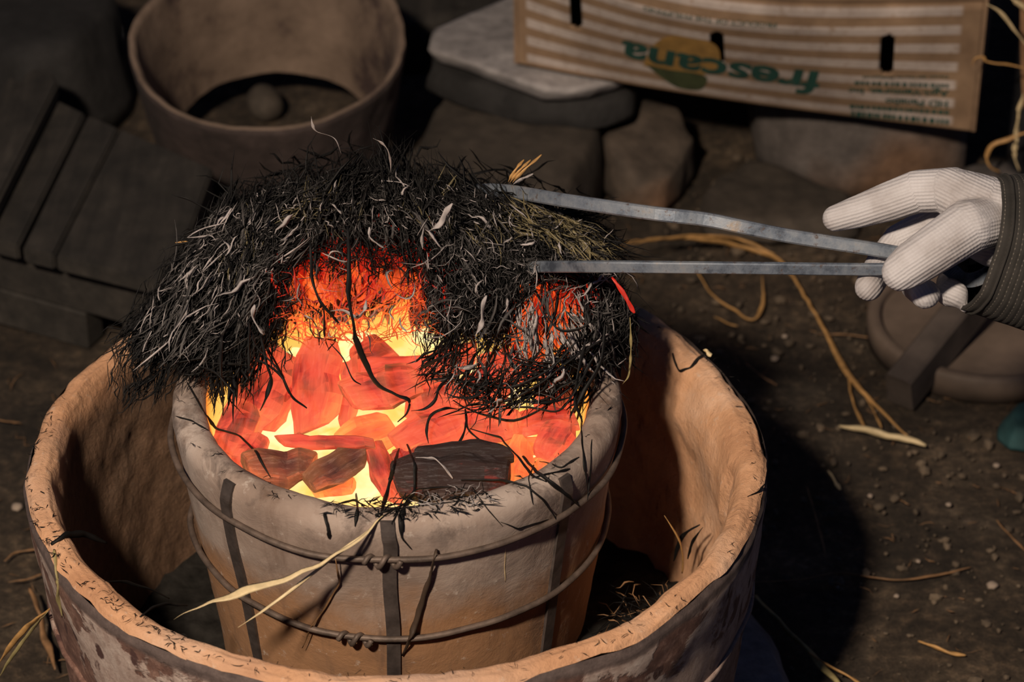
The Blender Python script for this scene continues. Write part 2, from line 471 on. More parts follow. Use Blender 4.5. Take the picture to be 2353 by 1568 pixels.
    hgt = t.math('ADD', t.math('MULTIPLY', rib, 0.65), t.math('ADD', t.math('MULTIPLY', st, 0.16), t.math('MULTIPLY', f, 0.9)))
    c = t.ramp(g, [(0.30, (0.34, 0.31, 0.31)), (0.5, (0.49, 0.47, 0.485)), (0.7, (0.58, 0.565, 0.59))])
    c = t.mix(t.ramp(hgt, [(0.0, 0.14), (0.5, 0.0)]), c, (0.30, 0.26, 0.25))
    t.base(c); t.rough(0.95); t.bump(hgt, 0.38, 0.0008)
    M['knit'] = t.m
    t = NT('sleeve_cloth')
    uv = t.n('ShaderNodeUVMap'); uv.uv_map = 'cloth'
    s = t.sep(uv.outputs[0]); o = t.coord()
    rib = t.math('SINE', t.math('MULTIPLY', s[0], 2 * math.pi / 0.0052))
    dash = t.math('SINE', t.math('MULTIPLY', s[1], 2 * math.pi / 0.0035))
    ln = t.math('MULTIPLY', t.ramp(rib, [(0.86, 0.0), (0.97, 1.0)]), t.ramp(dash, [(0.3, 0.15), (0.7, 0.9)]))
    g = t.noise(o, 22, 5, 0.65)
    c = t.mix(ln, t.ramp(g, [(0.35, (0.016, 0.0145, 0.0125)), (0.65, (0.034, 0.030, 0.027)), (0.8, (0.09, 0.075, 0.07))]), (0.16, 0.14, 0.12))
    t.base(c); t.rough(0.9); t.bump(t.math('ADD', rib, g), 0.3, 0.001)
    M['sleeve'] = t.m
build_materials()

# ------------------------------------------------------------------ setting
def build_setting():
    n = 90
    x0, x1, y0, y1 = -1.9, 2.1, -0.9, 2.3
    verts, faces = [], []
    for j in range(n + 1):
        for i in range(n + 1):
            x = x0 + (x1 - x0) * i / n; y = y0 + (y1 - y0) * j / n
            z = 0.006 * nz((x, y, 0), 5) + 0.003 * nz((x, y, 0), 19) - 0.004
            verts.append((x, y, z))
    for j in range(n):
        for i in range(n):
            a = j * (n + 1) + i
            faces.append((a, a + 1, a + n + 2, a + n + 1))
    tag(mesh_obj('floor', verts, faces, M['dirt']), 'dark brown trodden earth floor strewn with straw', kind='structure')
    bm = bmesh.new()
    bmesh.ops.create_grid(bm, x_segments=40, y_segments=20, size=0.5)
    for v in bm.verts:
        x, y = v.co.x * 4.0 + 0.1, (v.co.y + 0.5) * 1.6
        v.co = Vector((x, 2.25 + 0.02 * nz((x, y, 3), 4), y - 0.03))
    tag(bm_obj('wall_back', bm, M['wall']), 'dark sooty mud wall behind the stones', kind='structure')
build_setting()

# ------------------------------------------------------------------ outer kiln
ZO = 0.30          # outer rim height
ZI = 0.36          # inner rim height
def build_outer():
    root = tag(empty('outer_kiln'), 'wide round clay-lined kiln tub with weathered blotchy outer wall', 'kiln')
    def amp(r, z, a):
        p = (math.cos(a), math.sin(a), z * 4)
        k = 0.0035 * nz(p, 3.1) + 0.0016 * nz(p, 11, 4)
        return (k, 0.0038 * nz((math.cos(a), math.sin(a), 0), 2.3, 2) + (0.0014 * nz((math.cos(a), math.sin(a), r * 30), 9, 5) if z > 0.28 else 0))
    def amp_in(r, z, a):
        d, dz = amp(r, z, a)
        p = (math.cos(a) * r, math.sin(a) * r, z)
        # slumped clay on the right-hand inner wall
        w = math.exp(-((a - 0.35) / 0.55) ** 2) * math.exp(-((z - 0.262) / 0.035) ** 2)
        return (d - 0.012 * w + 0.0028 * nz(p, 22, 2) + 0.0016 * nz(p, 70, 3), dz + (0.0016 * nz(p, 60, 7) + 0.0022 * nz(p, 24, 1) if z > 0.27 else 0))
    shell = [(0.2645, 0.047), (0.266, 0.06), (0.2715, 0.12), (0.2775, 0.18), (0.283, 0.225), (0.2875, 0.26), (0.290, 0.280), (0.2905, 0.290), (0.288, 0.2955)]
    shell = [spl for spl in shell]
    # finer steps
    fine = []
    for (r, z), (r2, z2) in zip(shell, shell[1:]):
        for k in range(4):
            fine.append((r + (r2 - r) * k / 4, z + (z2 - z) * k / 4))
    fine.append(shell[-1])
    v, f = lathe(fine, 200, amp)
    mesh_obj('shell', v, f, M['weathered_shell'], root)
    lining = [(0.288, 0.2955), (0.285, 0.2995), (0.279, 0.3015), (0.273, 0.301), (0.2685, 0.297), (0.2655, 0.289), (0.2635, 0.275), (0.261, 0.255), (0.258, 0.23), (0.255, 0.20), (0.252, 0.17), (0.249, 0.14), (0.246, 0.10), (0.243, 0.068), (0.20, 0.065), (0.10, 0.065), (0.02, 0.065)]
    fine = []
    for (r, z), (r2, z2) in zip(lining, lining[1:]):
        k0 = 4
        for k in range(k0):
            fine.append((r + (r2 - r) * k / k0, z + (z2 - z) * k / k0))
    fine.append(lining[-1])
    v, f = lathe(fine, 260, amp_in)
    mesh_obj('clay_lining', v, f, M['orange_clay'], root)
    # raised seam low on the wall
    path = []
    for k in range(160):
        a = 2 * math.pi * k / 160
        dr, _ = amp(0.28, 0.19, a)
        r = 0.2795 + dr
        path.append(Vector((r * math.cos(a), r * math.sin(a), 0.192 + 0.002 * nz((math.cos(a), math.sin(a), 1), 3))))
    v, f = sweep(path, lambda i, s: circ(0.0028, 6, 1.0, 0.9), closed=True)
    mesh_obj('wall_seam', v, f, M['weathered_shell'], root)
    # soot and ash heap on the floor inside
    def heap(r, z, a):
        p = (r * math.cos(a), r * math.sin(a), 0)
        w = max(0.0, math.cos(a + 0.42)) ** 3
        return (0, 0.075 * w + 0.010 * nz(p, 25) + 0.008 * nz(p, 70))
    v, f = lathe([(0.02 + 0.0112 * k, 0.078) for k in range(21)], 120, heap)
    tag(mesh_obj('ash_heap', v, f, M['soot']), 'black ash and soot on the kiln tub floor', 'ash', kind='stuff')
    # plinth
    v, f = lathe([(0.02, 0.0), (0.29, 0.0), (0.318, 0.004), (0.326, 0.012), (0.324, 0.03), (0.312, 0.042), (0.29, 0.046), (0.266, 0.046), (0.1, 0.046), (0.02, 0.046)], 90,
                 lambda r, z, a: (0.012 * nz((math.cos(a), math.sin(a), z), 2.2, 9) + 0.004 * nz((math.cos(a), math.sin(a), z), 8, 9), 0.003 * nz((math.cos(a), math.sin(a), r * 9), 6)))
    v = [(x * 0.91 + 0.033, y * 0.91, z) for x, y, z in v]
    tag(mesh_obj('stone_plinth', v, f, M['stone_base']), 'pale grey crumbling slab under the kiln tub', 'slab')
build_outer()

# ------------------------------------------------------------------ inner brazier
def brazier_r(z):
    pts = [(0.075, 0.141), (0.15, 0.149), (0.20, 0.155), (0.25, 0.161), (0.30, 0.1675), (0.33, 0.1715), (0.345, 0.1735)]
    for (z0, r0), (z1, r1) in zip(pts, pts[1:]):
        if z <= z1:
            return r0 + (r1 - r0) * max(0, (z - z0) / (z1 - z0))
    return pts[-1][1]
BX, BY = 0.0, 0.0
def build_brazier():
    root = tag(empty('charcoal_brazier', (BX, BY, 0.075)), 'round clay charcoal brazier bound with wire hoops and iron straps', 'brazier')
    def amp(r, z, a):
        p = (math.cos(a), math.sin(a), z * 5)
        return (0.0022 * nz(p, 2.4, 3) + 0.0008 * nz(p, 12, 4), 0.0030 * nz((math.cos(a), math.sin(a), 0), 2.0, 6) + 0.0010 * nz((math.cos(a), math.sin(a), r * 20), 9, 2) if z > 0.3 else 0)
    prof = [(brazier_r(0.075 + 0.27 * k / 26), 0.075 + 0.27 * k / 26) for k in range(0, 26)]
    prof += [(0.1735, 0.345), (0.173, 0.351), (0.1705, 0.3565), (0.166, 0.3595), (0.160, 0.3605), (0.1545, 0.359), (0.150, 0.3555), (0.1475, 0.350)]
    v, f = lathe(prof, 220, amp)
    mesh_obj('body', v, f, M['brazier_clay'], root)
    wall = [(0.1475, 0.350), (0.1455, 0.343), (0.1440, 0.333), (0.1425, 0.32), (0.141, 0.305), (0.139, 0.29), (0.136, 0.27)]
    fine = []
    for (r, z), (r2, z2) in zip(wall, wall[1:]):
        for k in range(3): fine.append((r + (r2 - r) * k / 3, z + (z2 - z) * k / 3))
    fine.append(wall[-1])
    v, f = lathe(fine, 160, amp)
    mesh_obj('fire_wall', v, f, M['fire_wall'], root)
    # two wire hoops with twisted ends
    for zh, knot in ((0.326, -1.60), (0.246, -1.74)):
        path = []
        for k in range(180):
            a = knot + 2 * math.pi * k / 180
            r = brazier_r(zh) + 0.0042 + 0.0018 * nz((math.cos(a), math.sin(a), zh), 4)
            path.append(Vector((r * math.cos(a), r * math.sin(a), zh + 0.0035 * nz((math.cos(a), math.sin(a), zh * 7), 2.0))))
        v, f = sweep(path, lambda i, s: circ(0.0025, 8), closed=True)
        h = mesh_obj('wire_hoop', v, f, M['wire'], root)
        # twist: short wire wound around the joint
        base = path[0]
        tw = []
        rr = brazier_r(zh) + 0.0055
        for k in range(46):
            s = k / 45
            a = knot - 0.075 + 0.15 * s
            ph = s * 2 * math.pi * 2.1
            tw.append(Vector(((rr + 0.0030 * math.cos(ph)) * math.cos(a), (rr + 0.0030 * math.cos(ph)) * math.sin(a), base.z - 0.001 + 0.0042 * math.sin(ph))))
        v, f = sweep(tw, lambda i, s: circ(0.0021, 7))
        k = mesh_obj('wire_twist', v, f, M['wire'], h)
        k.parent = h; k.location = (0, 0, 0)
    # iron straps folded over the rim
    for a in (-2.35, -1.575, -0.735, 0.35, 1.4, 2.6):
        path = []
        for (r, z) in [(brazier_r(0.08) + 0.0014, 0.08), (brazier_r(0.14) + 0.0014, 0.14), (brazier_r(0.20) + 0.0014, 0.20), (brazier_r(0.25) + 0.0015, 0.25), (brazier_r(0.30) + 0.0016, 0.30), (brazier_r(0.335) + 0.0016, 0.335), (0.1752, 0.346), (0.1715, 0.3585)]:
            aa = a + 0.02 * nz((z * 8, a, 0), 3)
            d, dz = amp(r, z, aa)
            path.append(Vector(((r + d) * math.cos(aa), (r + d) * math.sin(aa), z + dz)))
        path = spline(path, 26)
        # sweep in the radial frame
        verts, faces = [], []
        tang = Vector((-math.sin(a), math.cos(a), 0)); rad = Vector((math.cos(a), math.sin(a), 0))
        for p in path:
            w = 0.0052
            for (q, o) in ((-w, -0.002), (w, -0.002), (w, 0.0008), (-w, 0.0008)):
                verts.append(p + tang * q + rad * o)
        for i in range(len(path) - 1):
            for j in range(4):
                faces.append((i * 4 + j, i * 4 + (j + 1) % 4, i * 4 + 4 + (j + 1) % 4, i * 4 + 4 + j))
        faces.append((3, 2, 1, 0)); e = (len(path) - 1) * 4; faces.append((e, e + 1, e + 2, e + 3))
        mesh_obj('iron_strap', verts, faces, M['strap'], root, smooth=False)
build_brazier()

# ------------------------------------------------------------------ charcoal
def hull_chunk(L, Wd, T, seed, style='split'):
    """faceted piece of charcoal, long axis z"""
    r = random.Random(seed)
    bm = bmesh.new()
    k = r.randint(5, 7) if style == 'split' else 10
    a0 = r.random() * 6.28
    ang = sorted(a0 + 2 * math.pi * (i + r.uniform(-0.28, 0.28)) / k for i in range(k))
    rings = []
    ns = 6
    for s in range(ns):
        u = s / (ns - 1)
        z = (u - 0.5) * L
        sc = 1.0 - 0.30 * abs(2 * u - 1) ** 3
        ox = 0.05 * Wd * r.uniform(-1, 1); oy = 0.05 * T * r.uniform(-1, 1)
        tilt = r.uniform(-0.12, 0.12) * L * (1 if s in (0, ns - 1) else 0.0)
        ring = []
        for a in ang:
            q = 1 + 0.10 * r.uniform(-1, 1)
            x = math.cos(a) * Wd * 0.5 * sc * q + ox
            y = math.sin(a) * T * 0.5 * sc * q + oy
            ring.append(bm.verts.new((x, y, z + tilt * math.cos(a))))
        rings.append(ring)
    for a, b in zip(rings, rings[1:]):
        for j in range(k):
            bm.faces.new((a[j], a[(j + 1) % k], b[(j + 1) % k], b[j]))
    bm.faces.new(rings[0][::-1]); bm.faces.new(rings[-1])
    bmesh.ops.recalc_face_normals(bm, faces=bm.faces[:])
    sharp = [e for e in bm.edges if len(e.link_faces) == 2 and e.calc_face_angle(0) > 0.5]
    bmesh.ops.bevel(bm, geom=sharp, offset=min(Wd, T) * 0.05, segments=1, affect='EDGES')
    bmesh.ops.triangulate(bm, faces=[f for f in bm.faces if len(f.verts) > 4])
    bmesh.ops.subdivide_edges(bm, edges=bm.edges[:], cuts=1, use_grid_fill=True)
    for v in bm.verts:
        v.co += Vector((nz(v.co, 90, seed), nz(v.co, 80, seed + 5), nz(v.co, 40, seed + 9))) * 0.0016
    return bm

def coal(px, py, z, L, Wd, T, roll, tilt, spin, mat, label, seed, group=None, name='charcoal_lump', style='split'):
    """roll: direction of long axis in the picture (deg, 0=right, 90=away); tilt: lift of the long axis; spin: about its axis"""
    p = at_z(px, py, z)
    bm = hull_chunk(L, Wd, T, seed, style)
    o = bm_obj(name, bm, M[mat], smooth=False)
    d = Vector((math.cos(math.radians(roll)) * math.cos(math.radians(tilt)), math.sin(math.radians(roll)) * math.cos(math.radians(tilt)), math.sin(math.radians(tilt))))
    q = d.to_track_quat('Z', 'Y') @ Matrix.Rotation(math.radians(spin), 4, 'Z').to_quaternion()
    o.rotation_euler = q.to_euler()
    o.location = p
    tag(o, label, 'charcoal', group)
    return o

def build_fire():
    bm = bmesh.new()
    bmesh.ops.create_grid(bm, x_segments=70, y_segments=70, size=0.15)
    for v in list(bm.verts):
        if v.co.xy.length > 0.1435: bm.verts.remove(v)
        else: v.co.z = 0.306 + 0.008 * nz(v.co, 28, 3) + 0.014 * (v.co.y / 0.14)
    tag(bm_obj('ember_bed', bm, M['ember_bed']), 'yellow-hot bed of small embers between the charcoal lumps', 'embers', kind='stuff')
    G = 'red glowing charcoal lumps in the brazier'
    LR = 'red glowing faceted lump of charcoal half hidden among the other coals'
    LO = 'orange glowing small piece of charcoal wedged low between other coals'
    GO = 'orange glowing charcoal pieces in the brazier'
    R, O = 'coal_red', 'coal_orange'
    rows = [
        # px, py, z, L, W, T, roll, tilt, spin, mat, label
        (598, 925, .338, .078, .042, .020, 55, 38, 20, R, 'broad red charcoal slab leaning against the brazier wall'),
        (655, 905, .333, .062, .026, .016, 62, 40, 60, R, 'narrow red charcoal strip leaning on the broad slab'),
        (535, 990, .328, .046, .034, .020, 70, 35, 10, R, 'red charcoal piece at the foot of the broad leaning slab'),
        (728, 895, .342, .072, .042, .034, 85, 48, 12, R, 'tall red charcoal block standing upright between the leaning slab and the log'),
        (797, 910, .334, .060, .015, .014, 80, 60, 12, R, 'thin upright red charcoal splinter beside the tall block'),
        (852, 815, .338, .034, .028, .022, 15, 20, 40, R, 'small pointed red charcoal lump behind the horizontal log'),
        (912, 862, .340, .085, .032, .026, -4, 6, 30, R, 'long red charcoal log lying level below the dangling hooked strand'),
        (880, 912, .343, .058, .042, .030, 5, 10, 15, R, 'ash-dusted red charcoal boulder in front of the level log'),
        (985, 925, .339, .052, .036, .030, -20, 20, 75, R, None),
        (850, 985, .330, .046, .038, .022, 10, 15, 20, O, 'orange charcoal chunk behind the slim glowing stick'),
        (1000, 1012, .337, .056, .038, .026, 25, 10, 50, R, None),
        (1085, 985, .340, .056, .034, .028, -15, 12, 25, R, None),
        (945, 1052, .330, .044, .030, .024, 40, 25, 10, R, None),
        (1105, 890, .334, .056, .036, .028, 30, 20, 35, R, None),
        (1258, 975, .338, .050, .030, .014, -6, 8, 8, R, 'flat red charcoal plate below the sagging black garlands'),
        (1212, 1020, .334, .046, .016, .013, -28, 14, 30, O, 'orange charcoal stick slanting below the flat plate'),
        (1288, 1035, .338, .034, .030, .024, 60, 20, 30, R, 'rounded red charcoal lump against the brazier rim'),
        (1190, 1078, .338, .046, .026, .024, 84, 30, 40, O, 'orange charcoal block standing beside the black block'),
        (1240, 1075, .328, .036, .026, .020, 30, 30, 5, O, None),
        (565, 1025, .324, .036, .026, .018, 60, 20, 30, R, None),
        (1300, 905, .324, .050, .032, .022, 75, 20, 35, R, None),
        (1030, 835, .326, .055, .032, .022, 20, 10, 20, R, None),
        (1180, 840, .324, .055, .032, .022, -10, 10, 30, R, None),
        (620, 860, .322, .040, .026, .020, 20, 10, 30, O, None),
        (760, 1118, .322, .036, .020, .016, -12, 10, 30, O, None),
    ]
    for i, (px, py, z, L, Wd, T, ro, ti, sp, m, lab) in enumerate(rows):
        g = None if lab else (G if m == R else GO)
        coal(px, py, z, L, Wd, T, ro, ti, sp, m, lab or (LR if m == R else LO), 100 + i, g)
    coal(752, 1018, .350, .072, .015, .012, -7, 3, 20, R, 'slim glowing charcoal stick lying across the brown-grained block', 301, name='charcoal_stick')
    coal(660, 1075, .340, .050, .036, .024, 5, -2, 8, 'coal_brown', 'dull brown charcoal block with visible wood grain near the brazier rim', 302)
    coal(800, 1080, .340, .052, .030, .016, 38, 8, 30, 'coal_brown', 'ribbed charcoal piece with dark red stripes beside the black block', 303)
    coal(868, 1085, .340, .056, .024, .018, 105, 10, 30, R, 'narrow red charcoal wedge between striped piece and black block', 304)
    coal(1020, 1100, .346, .086, .044, .036, -2, 2, 40, 'coal_black', 'black unburnt charcoal block dusted with ash at the brazier rim', 305)
    coal(1060, 1045, .354, .070, .022, .022, 0, 3, 10, 'coal_black', 'dark red and black charcoal bar resting on the black block', 306, name='charcoal_bar')
build_fire()

def settle_coals():
    """shift the coals a few millimetres until they only touch each other and the wall"""
    bpy.context.view_layer.update()
    C = [o for o in COL.objects if o.name.startswith('charcoal_lump') and o.type == 'MESH' and o.parent is None]
    V0 = [np.array([(o.matrix_world @ v.co)[:] for v in o.data.vertices]) for o in C]
    F = [[tuple(p.vertices) for p in o.data.polygons] for o in C]
    off = np.zeros((len(C), 3))
    for it in range(24):
        V = [v + d for v, d in zip(V0, off)]
        T = [BVHTree.FromPolygons(v.tolist(), f) for v, f in zip(V, F)]
        moved = False
        for i in range(len(C)):
            r = np.hypot(V[i][:, 0], V[i][:, 1])
            m = r > 0.1435
            if m.any():
                k = np.argmax(r); d = -V[i][k, :2] / r[k] * min(0.002, r[k] - 0.1435)
                off[i, :2] += d; moved = True
            for j in range(i):
                if T[i].overlap(T[j]):
                    d = V[i].mean(0) - V[j].mean(0); d[2] *= 1.0
                    d = d / (np.linalg.norm(d) + 1e-6) * 0.0006
                    off[i] += d; off[j] -= d; moved = True
        ln = np.linalg.norm(off, axis=1, keepdims=True)
        off *= np.minimum(1, 0.008 / np.maximum(ln, 1e-6))
        if not moved: break
    for o, d in zip(C, off): o.location = o.location + Vector(d)
settle_coals()

# ------------------------------------------------------------------ straw (masses of strands)
def poly_sample(poly, n, rng):
    P = np.array(poly, float)
    lo, hi = P.min(0), P.max(0)
    out = []
    tot = 0
    while tot < n:
        q = rng.uniform(lo, hi, (n * 3, 2))
        x, y = q[:, 0], q[:, 1]
        inside = np.zeros(len(q), bool)
        j = len(P) - 1
        for i in range(len(P)):
            c = ((P[i, 1] > y) != (P[j, 1] > y)) & (x < (P[j, 0] - P[i, 0]) * (y - P[i, 1]) / (P[j, 1] - P[i, 1] + 1e-9) + P[i, 0])
            inside ^= c
            j = i
        out.append(q[inside]); tot += inside.sum()
    return np.concatenate(out)[:n]

def norm(a):
    return a / (np.linalg.norm(a, axis=-1, keepdims=True) + 1e-9)

def strands(centers, dirs, L, w, bend, wig, rng, K=7, taper=True, twist=2.0):
    """centers [N,3], dirs [N,3] unit, L/w/bend/wig arrays -> vertices, quads"""
    N = len(centers)
    s = np.linspace(-0.5, 0.5, K)[None, :, None]
    r1 = norm(np.cross(dirs, norm(rng.normal(size=(N, 3)))))
    r2 = np.cross(dirs, r1)
    L_ = L[:, None, None]
    P = centers[:, None, :] + dirs[:, None, :] * s * L_ + r1[:, None, :] * (s ** 2 - 0.08) * L_ * bend[:, None, None]
    ph = rng.uniform(0, 6.28, (N, 1, 1)); fq = rng.uniform(4, 11, (N, 1, 1))
    P = P + r2[:, None, :] * np.sin(s * fq + ph) * L_ * wig[:, None, None]
    ph2 = rng.uniform(0, 6.28, (N, 1, 1))
    P = P + r1[:, None, :] * np.sin(s * fq * 1.7 + ph2) * L_ * wig[:, None, None] * 0.5
    return ribbon(P, w, rng, taper, twist)

def ribbon(P, w, rng, taper=True, twist=2.0):
    N, K, _ = P.shape
    T = norm(np.gradient(P, axis=1))
    rv = norm(rng.normal(size=(N, 1, 3)))
    n1 = norm(np.cross(T, np.broadcast_to(rv, T.shape)))
    n2 = np.cross(T, n1)
    s = np.linspace(0, 1, K)[None, :, None]
    tw = rng.uniform(-1, 1, (N, 1, 1)) * twist * s
    a = n1 * np.cos(tw) + n2 * np.sin(tw)
    b = n2 * np.cos(tw) - n1 * np.sin(tw)
    prof = (1 - np.abs(2 * s - 1) ** 2.5) * 0.85 + 0.15 if taper else np.ones_like(s)
    prof = prof * (1 + 0.25 * np.sin(s * rng.uniform(5, 14, (N, 1, 1)) + rng.uniform(0, 6, (N, 1, 1))))
    ww = w[:, None, None] * prof
    V = np.stack([P + a * ww, P - a * ww * 0.55 + b * ww * 0.42, P - a * ww * 0.55 - b * ww * 0.42], axis=2)   # N,K,3,3
    V = V.reshape(-1, 3)
    base = (np.arange(N)[:, None, None] * K + np.arange(K - 1)[None, :, None]) * 3
    j = np.arange(3)[None, None, :]
    j2 = (j + 1) % 3
    Q = np.stack([base + j, base + j2, base + 3 + j2, base + 3 + j], -1).reshape(-1, 4)
    return V, Q

def np_mesh(name, blocks, mats, parent=None):
    """blocks: list of (V, Q, material index)"""
    Vs, Qs, Ms = [], [], []
    off = 0
    for V, Q, mi in blocks:
        Vs.append(V); Qs.append(Q + off); Ms.append(np.full(len(Q), mi, np.int32)); off += len(V)
    V = np.concatenate(Vs).astype(np.float32); Q = np.concatenate(Qs).astype(np.int32); Mi = np.concatenate(Ms)
    me = bpy.data.meshes.new(name)
    me.vertices.add(len(V)); me.vertices.foreach_set('co', V.ravel())
    me.loops.add(Q.size); me.loops.foreach_set('vertex_index', Q.ravel())
    me.polygons.add(len(Q)); me.polygons.foreach_set('loop_start', np.arange(0, Q.size, 4, dtype=np.int32))
    me.polygons.foreach_set('loop_total', np.full(len(Q), 4, np.int32))
    me.polygons.foreach_set('material_index', Mi)
    me.update(calc_edges=True)
    me.validate()
    return link(name, me, mats, parent, smooth=True)

def mound_y(px, py):
    """depth of the front of the straw bundle for a pixel"""
    y = 0.135 - (py - 390) / 500.0 * 0.165
    side = np.clip((np.abs(px - 880) - 330) / 300.0, 0, 1)
    return np.clip(y + 0.045 * side * side, -0.06, 0.16)

def img_dirs(ang, rng, spread, dep=0.35):
    """unit vectors whose picture direction is ang (deg, 0 right, 90 up), with random spread and depth"""
    a = np.radians(ang + rng.normal(0, spread, len(ang)))
    d = np.cos(a)[:, None] * np.array(RIGHT)[None] + np.sin(a)[:, None] * np.array(UP)[None] + rng.normal(0, dep, len(ang))[:, None] * np.array(FWD)[None]
    return norm(d)

def patch(poly, n, ang, spread, L, w, mat_i, rng, thick=0.03, off=0.0, bend=0.8, wig=0.06, K=7, dep=0.35, taper=True, clump=9, field=26):
    """strands grow in tufts: a tuft shares its place, direction and bend"""
    nc = max(1, n // clump)
    q = poly_sample(poly, nc, rng)
    px, py = q[:, 0], q[:, 1]
    A = ang(px, py) if callable(ang) else np.full(nc, float(ang))
    fld = np.array([mnoise.noise(Vector((x / 85.0, y / 85.0, 3.3))) for x, y in q])
    A = A + fld * 2 * field + rng.normal(0, spread, nc)
    idx = np.repeat(np.arange(nc), clump)
    m = len(idx)
    jx = rng.normal(0, 11, m) ; jy = rng.normal(0, 11, m)
    px, py = px[idx] + jx, py[idx] + jy
    y = mound_y(px, py) + off + (0.6 * rng.uniform(0, 1, nc)[idx] + 0.4 * rng.uniform(0, 1, m)) * thick
    C = at_y_np(px, py, y)
    D = img_dirs(A[idx], rng, spread * 0.45, dep * 0.7)
    Lc = rng.uniform(L[0], L[1], nc)[idx]
    Ls = Lc * rng.uniform(0.55, 1.25, m)
    ws = w[0] + (w[1] - w[0]) * rng.uniform(0, 1, m) ** 2.2
    V, Q = strands(C, D, Ls, ws, rng.normal(0, bend, nc)[idx] * rng.uniform(0.5, 1.4, m), np.abs(rng.normal(0, wig, m)), rng, K, taper)
    # strands that would run into the clay of the brazier are left out
    S = V.reshape(m, K * 3, 3)
    r = np.hypot(S[..., 0], S[..., 1]); z = S[..., 2]
    keep = ~((z < .357) & (z > .08) & (r > .1475) & (r < .172)).any(1)
    k = int(keep.sum())
    return S[keep].reshape(-1, 3), Q.reshape(m, (K - 1) * 3, 4)[:k].reshape(-1, 4), mat_i

CROWN = [(420, 620), (490, 515), (600, 446), (720, 418), (830, 408), (990, 420), (1120, 448), (1250, 478), (1370, 515), (1405, 550), (1405, 600), (1280, 620), (1130, 610), (1040, 570), (900, 548), (760, 540), (680, 560), (600, 640), (480, 680)]
LEFT = [(500, 480), (420, 590), (310, 735), (300, 780), (330, 815), (400, 830), (480, 830), (540, 790), (590, 720), (640, 650), (690, 560), (620, 480)]
LEFT_LOW = [(280, 780), (250, 870), (270, 930), (400, 960), (480, 930), (560, 840), (560, 740), (420, 760)]
RIGHT_L = [(1010, 560), (985, 640), (970, 720), (1000, 800), (1030, 880), (1070, 930), (1140, 965), (1250, 930), (1330, 880), (1410, 880), (1455, 800), (1455, 700), (1410, 590), (1200, 560)]
RIGHT_UP = [(1000, 560), (975, 680), (1010, 770), (1140, 780), (1200, 700), (1240, 640), (1400, 640), (1450, 740), (1440, 820), (1390, 850), (1350, 760), (1400, 580), (1200, 540)]
MID = [(560, 700), (620, 620), (690, 545), (850, 525), (1060, 545), (1100, 640), (1010, 740), (960, 800), (600, 800)]
MID_TOP = [(660, 560), (850, 535), (1050, 555), (1080, 620), (1000, 640), (850, 610), (680, 620)]
def crown_ang(px, py):
    # thatch falls away from the ridge: down-left on the left, down-right on the right
    u = np.clip((px - 800) / 500.0, -1, 1)
    return np.where(px < 780, 230 + 25 * (px - 400) / 380.0, np.where(px < 1050, 255 + 40 * (px - 780) / 270.0, 322))

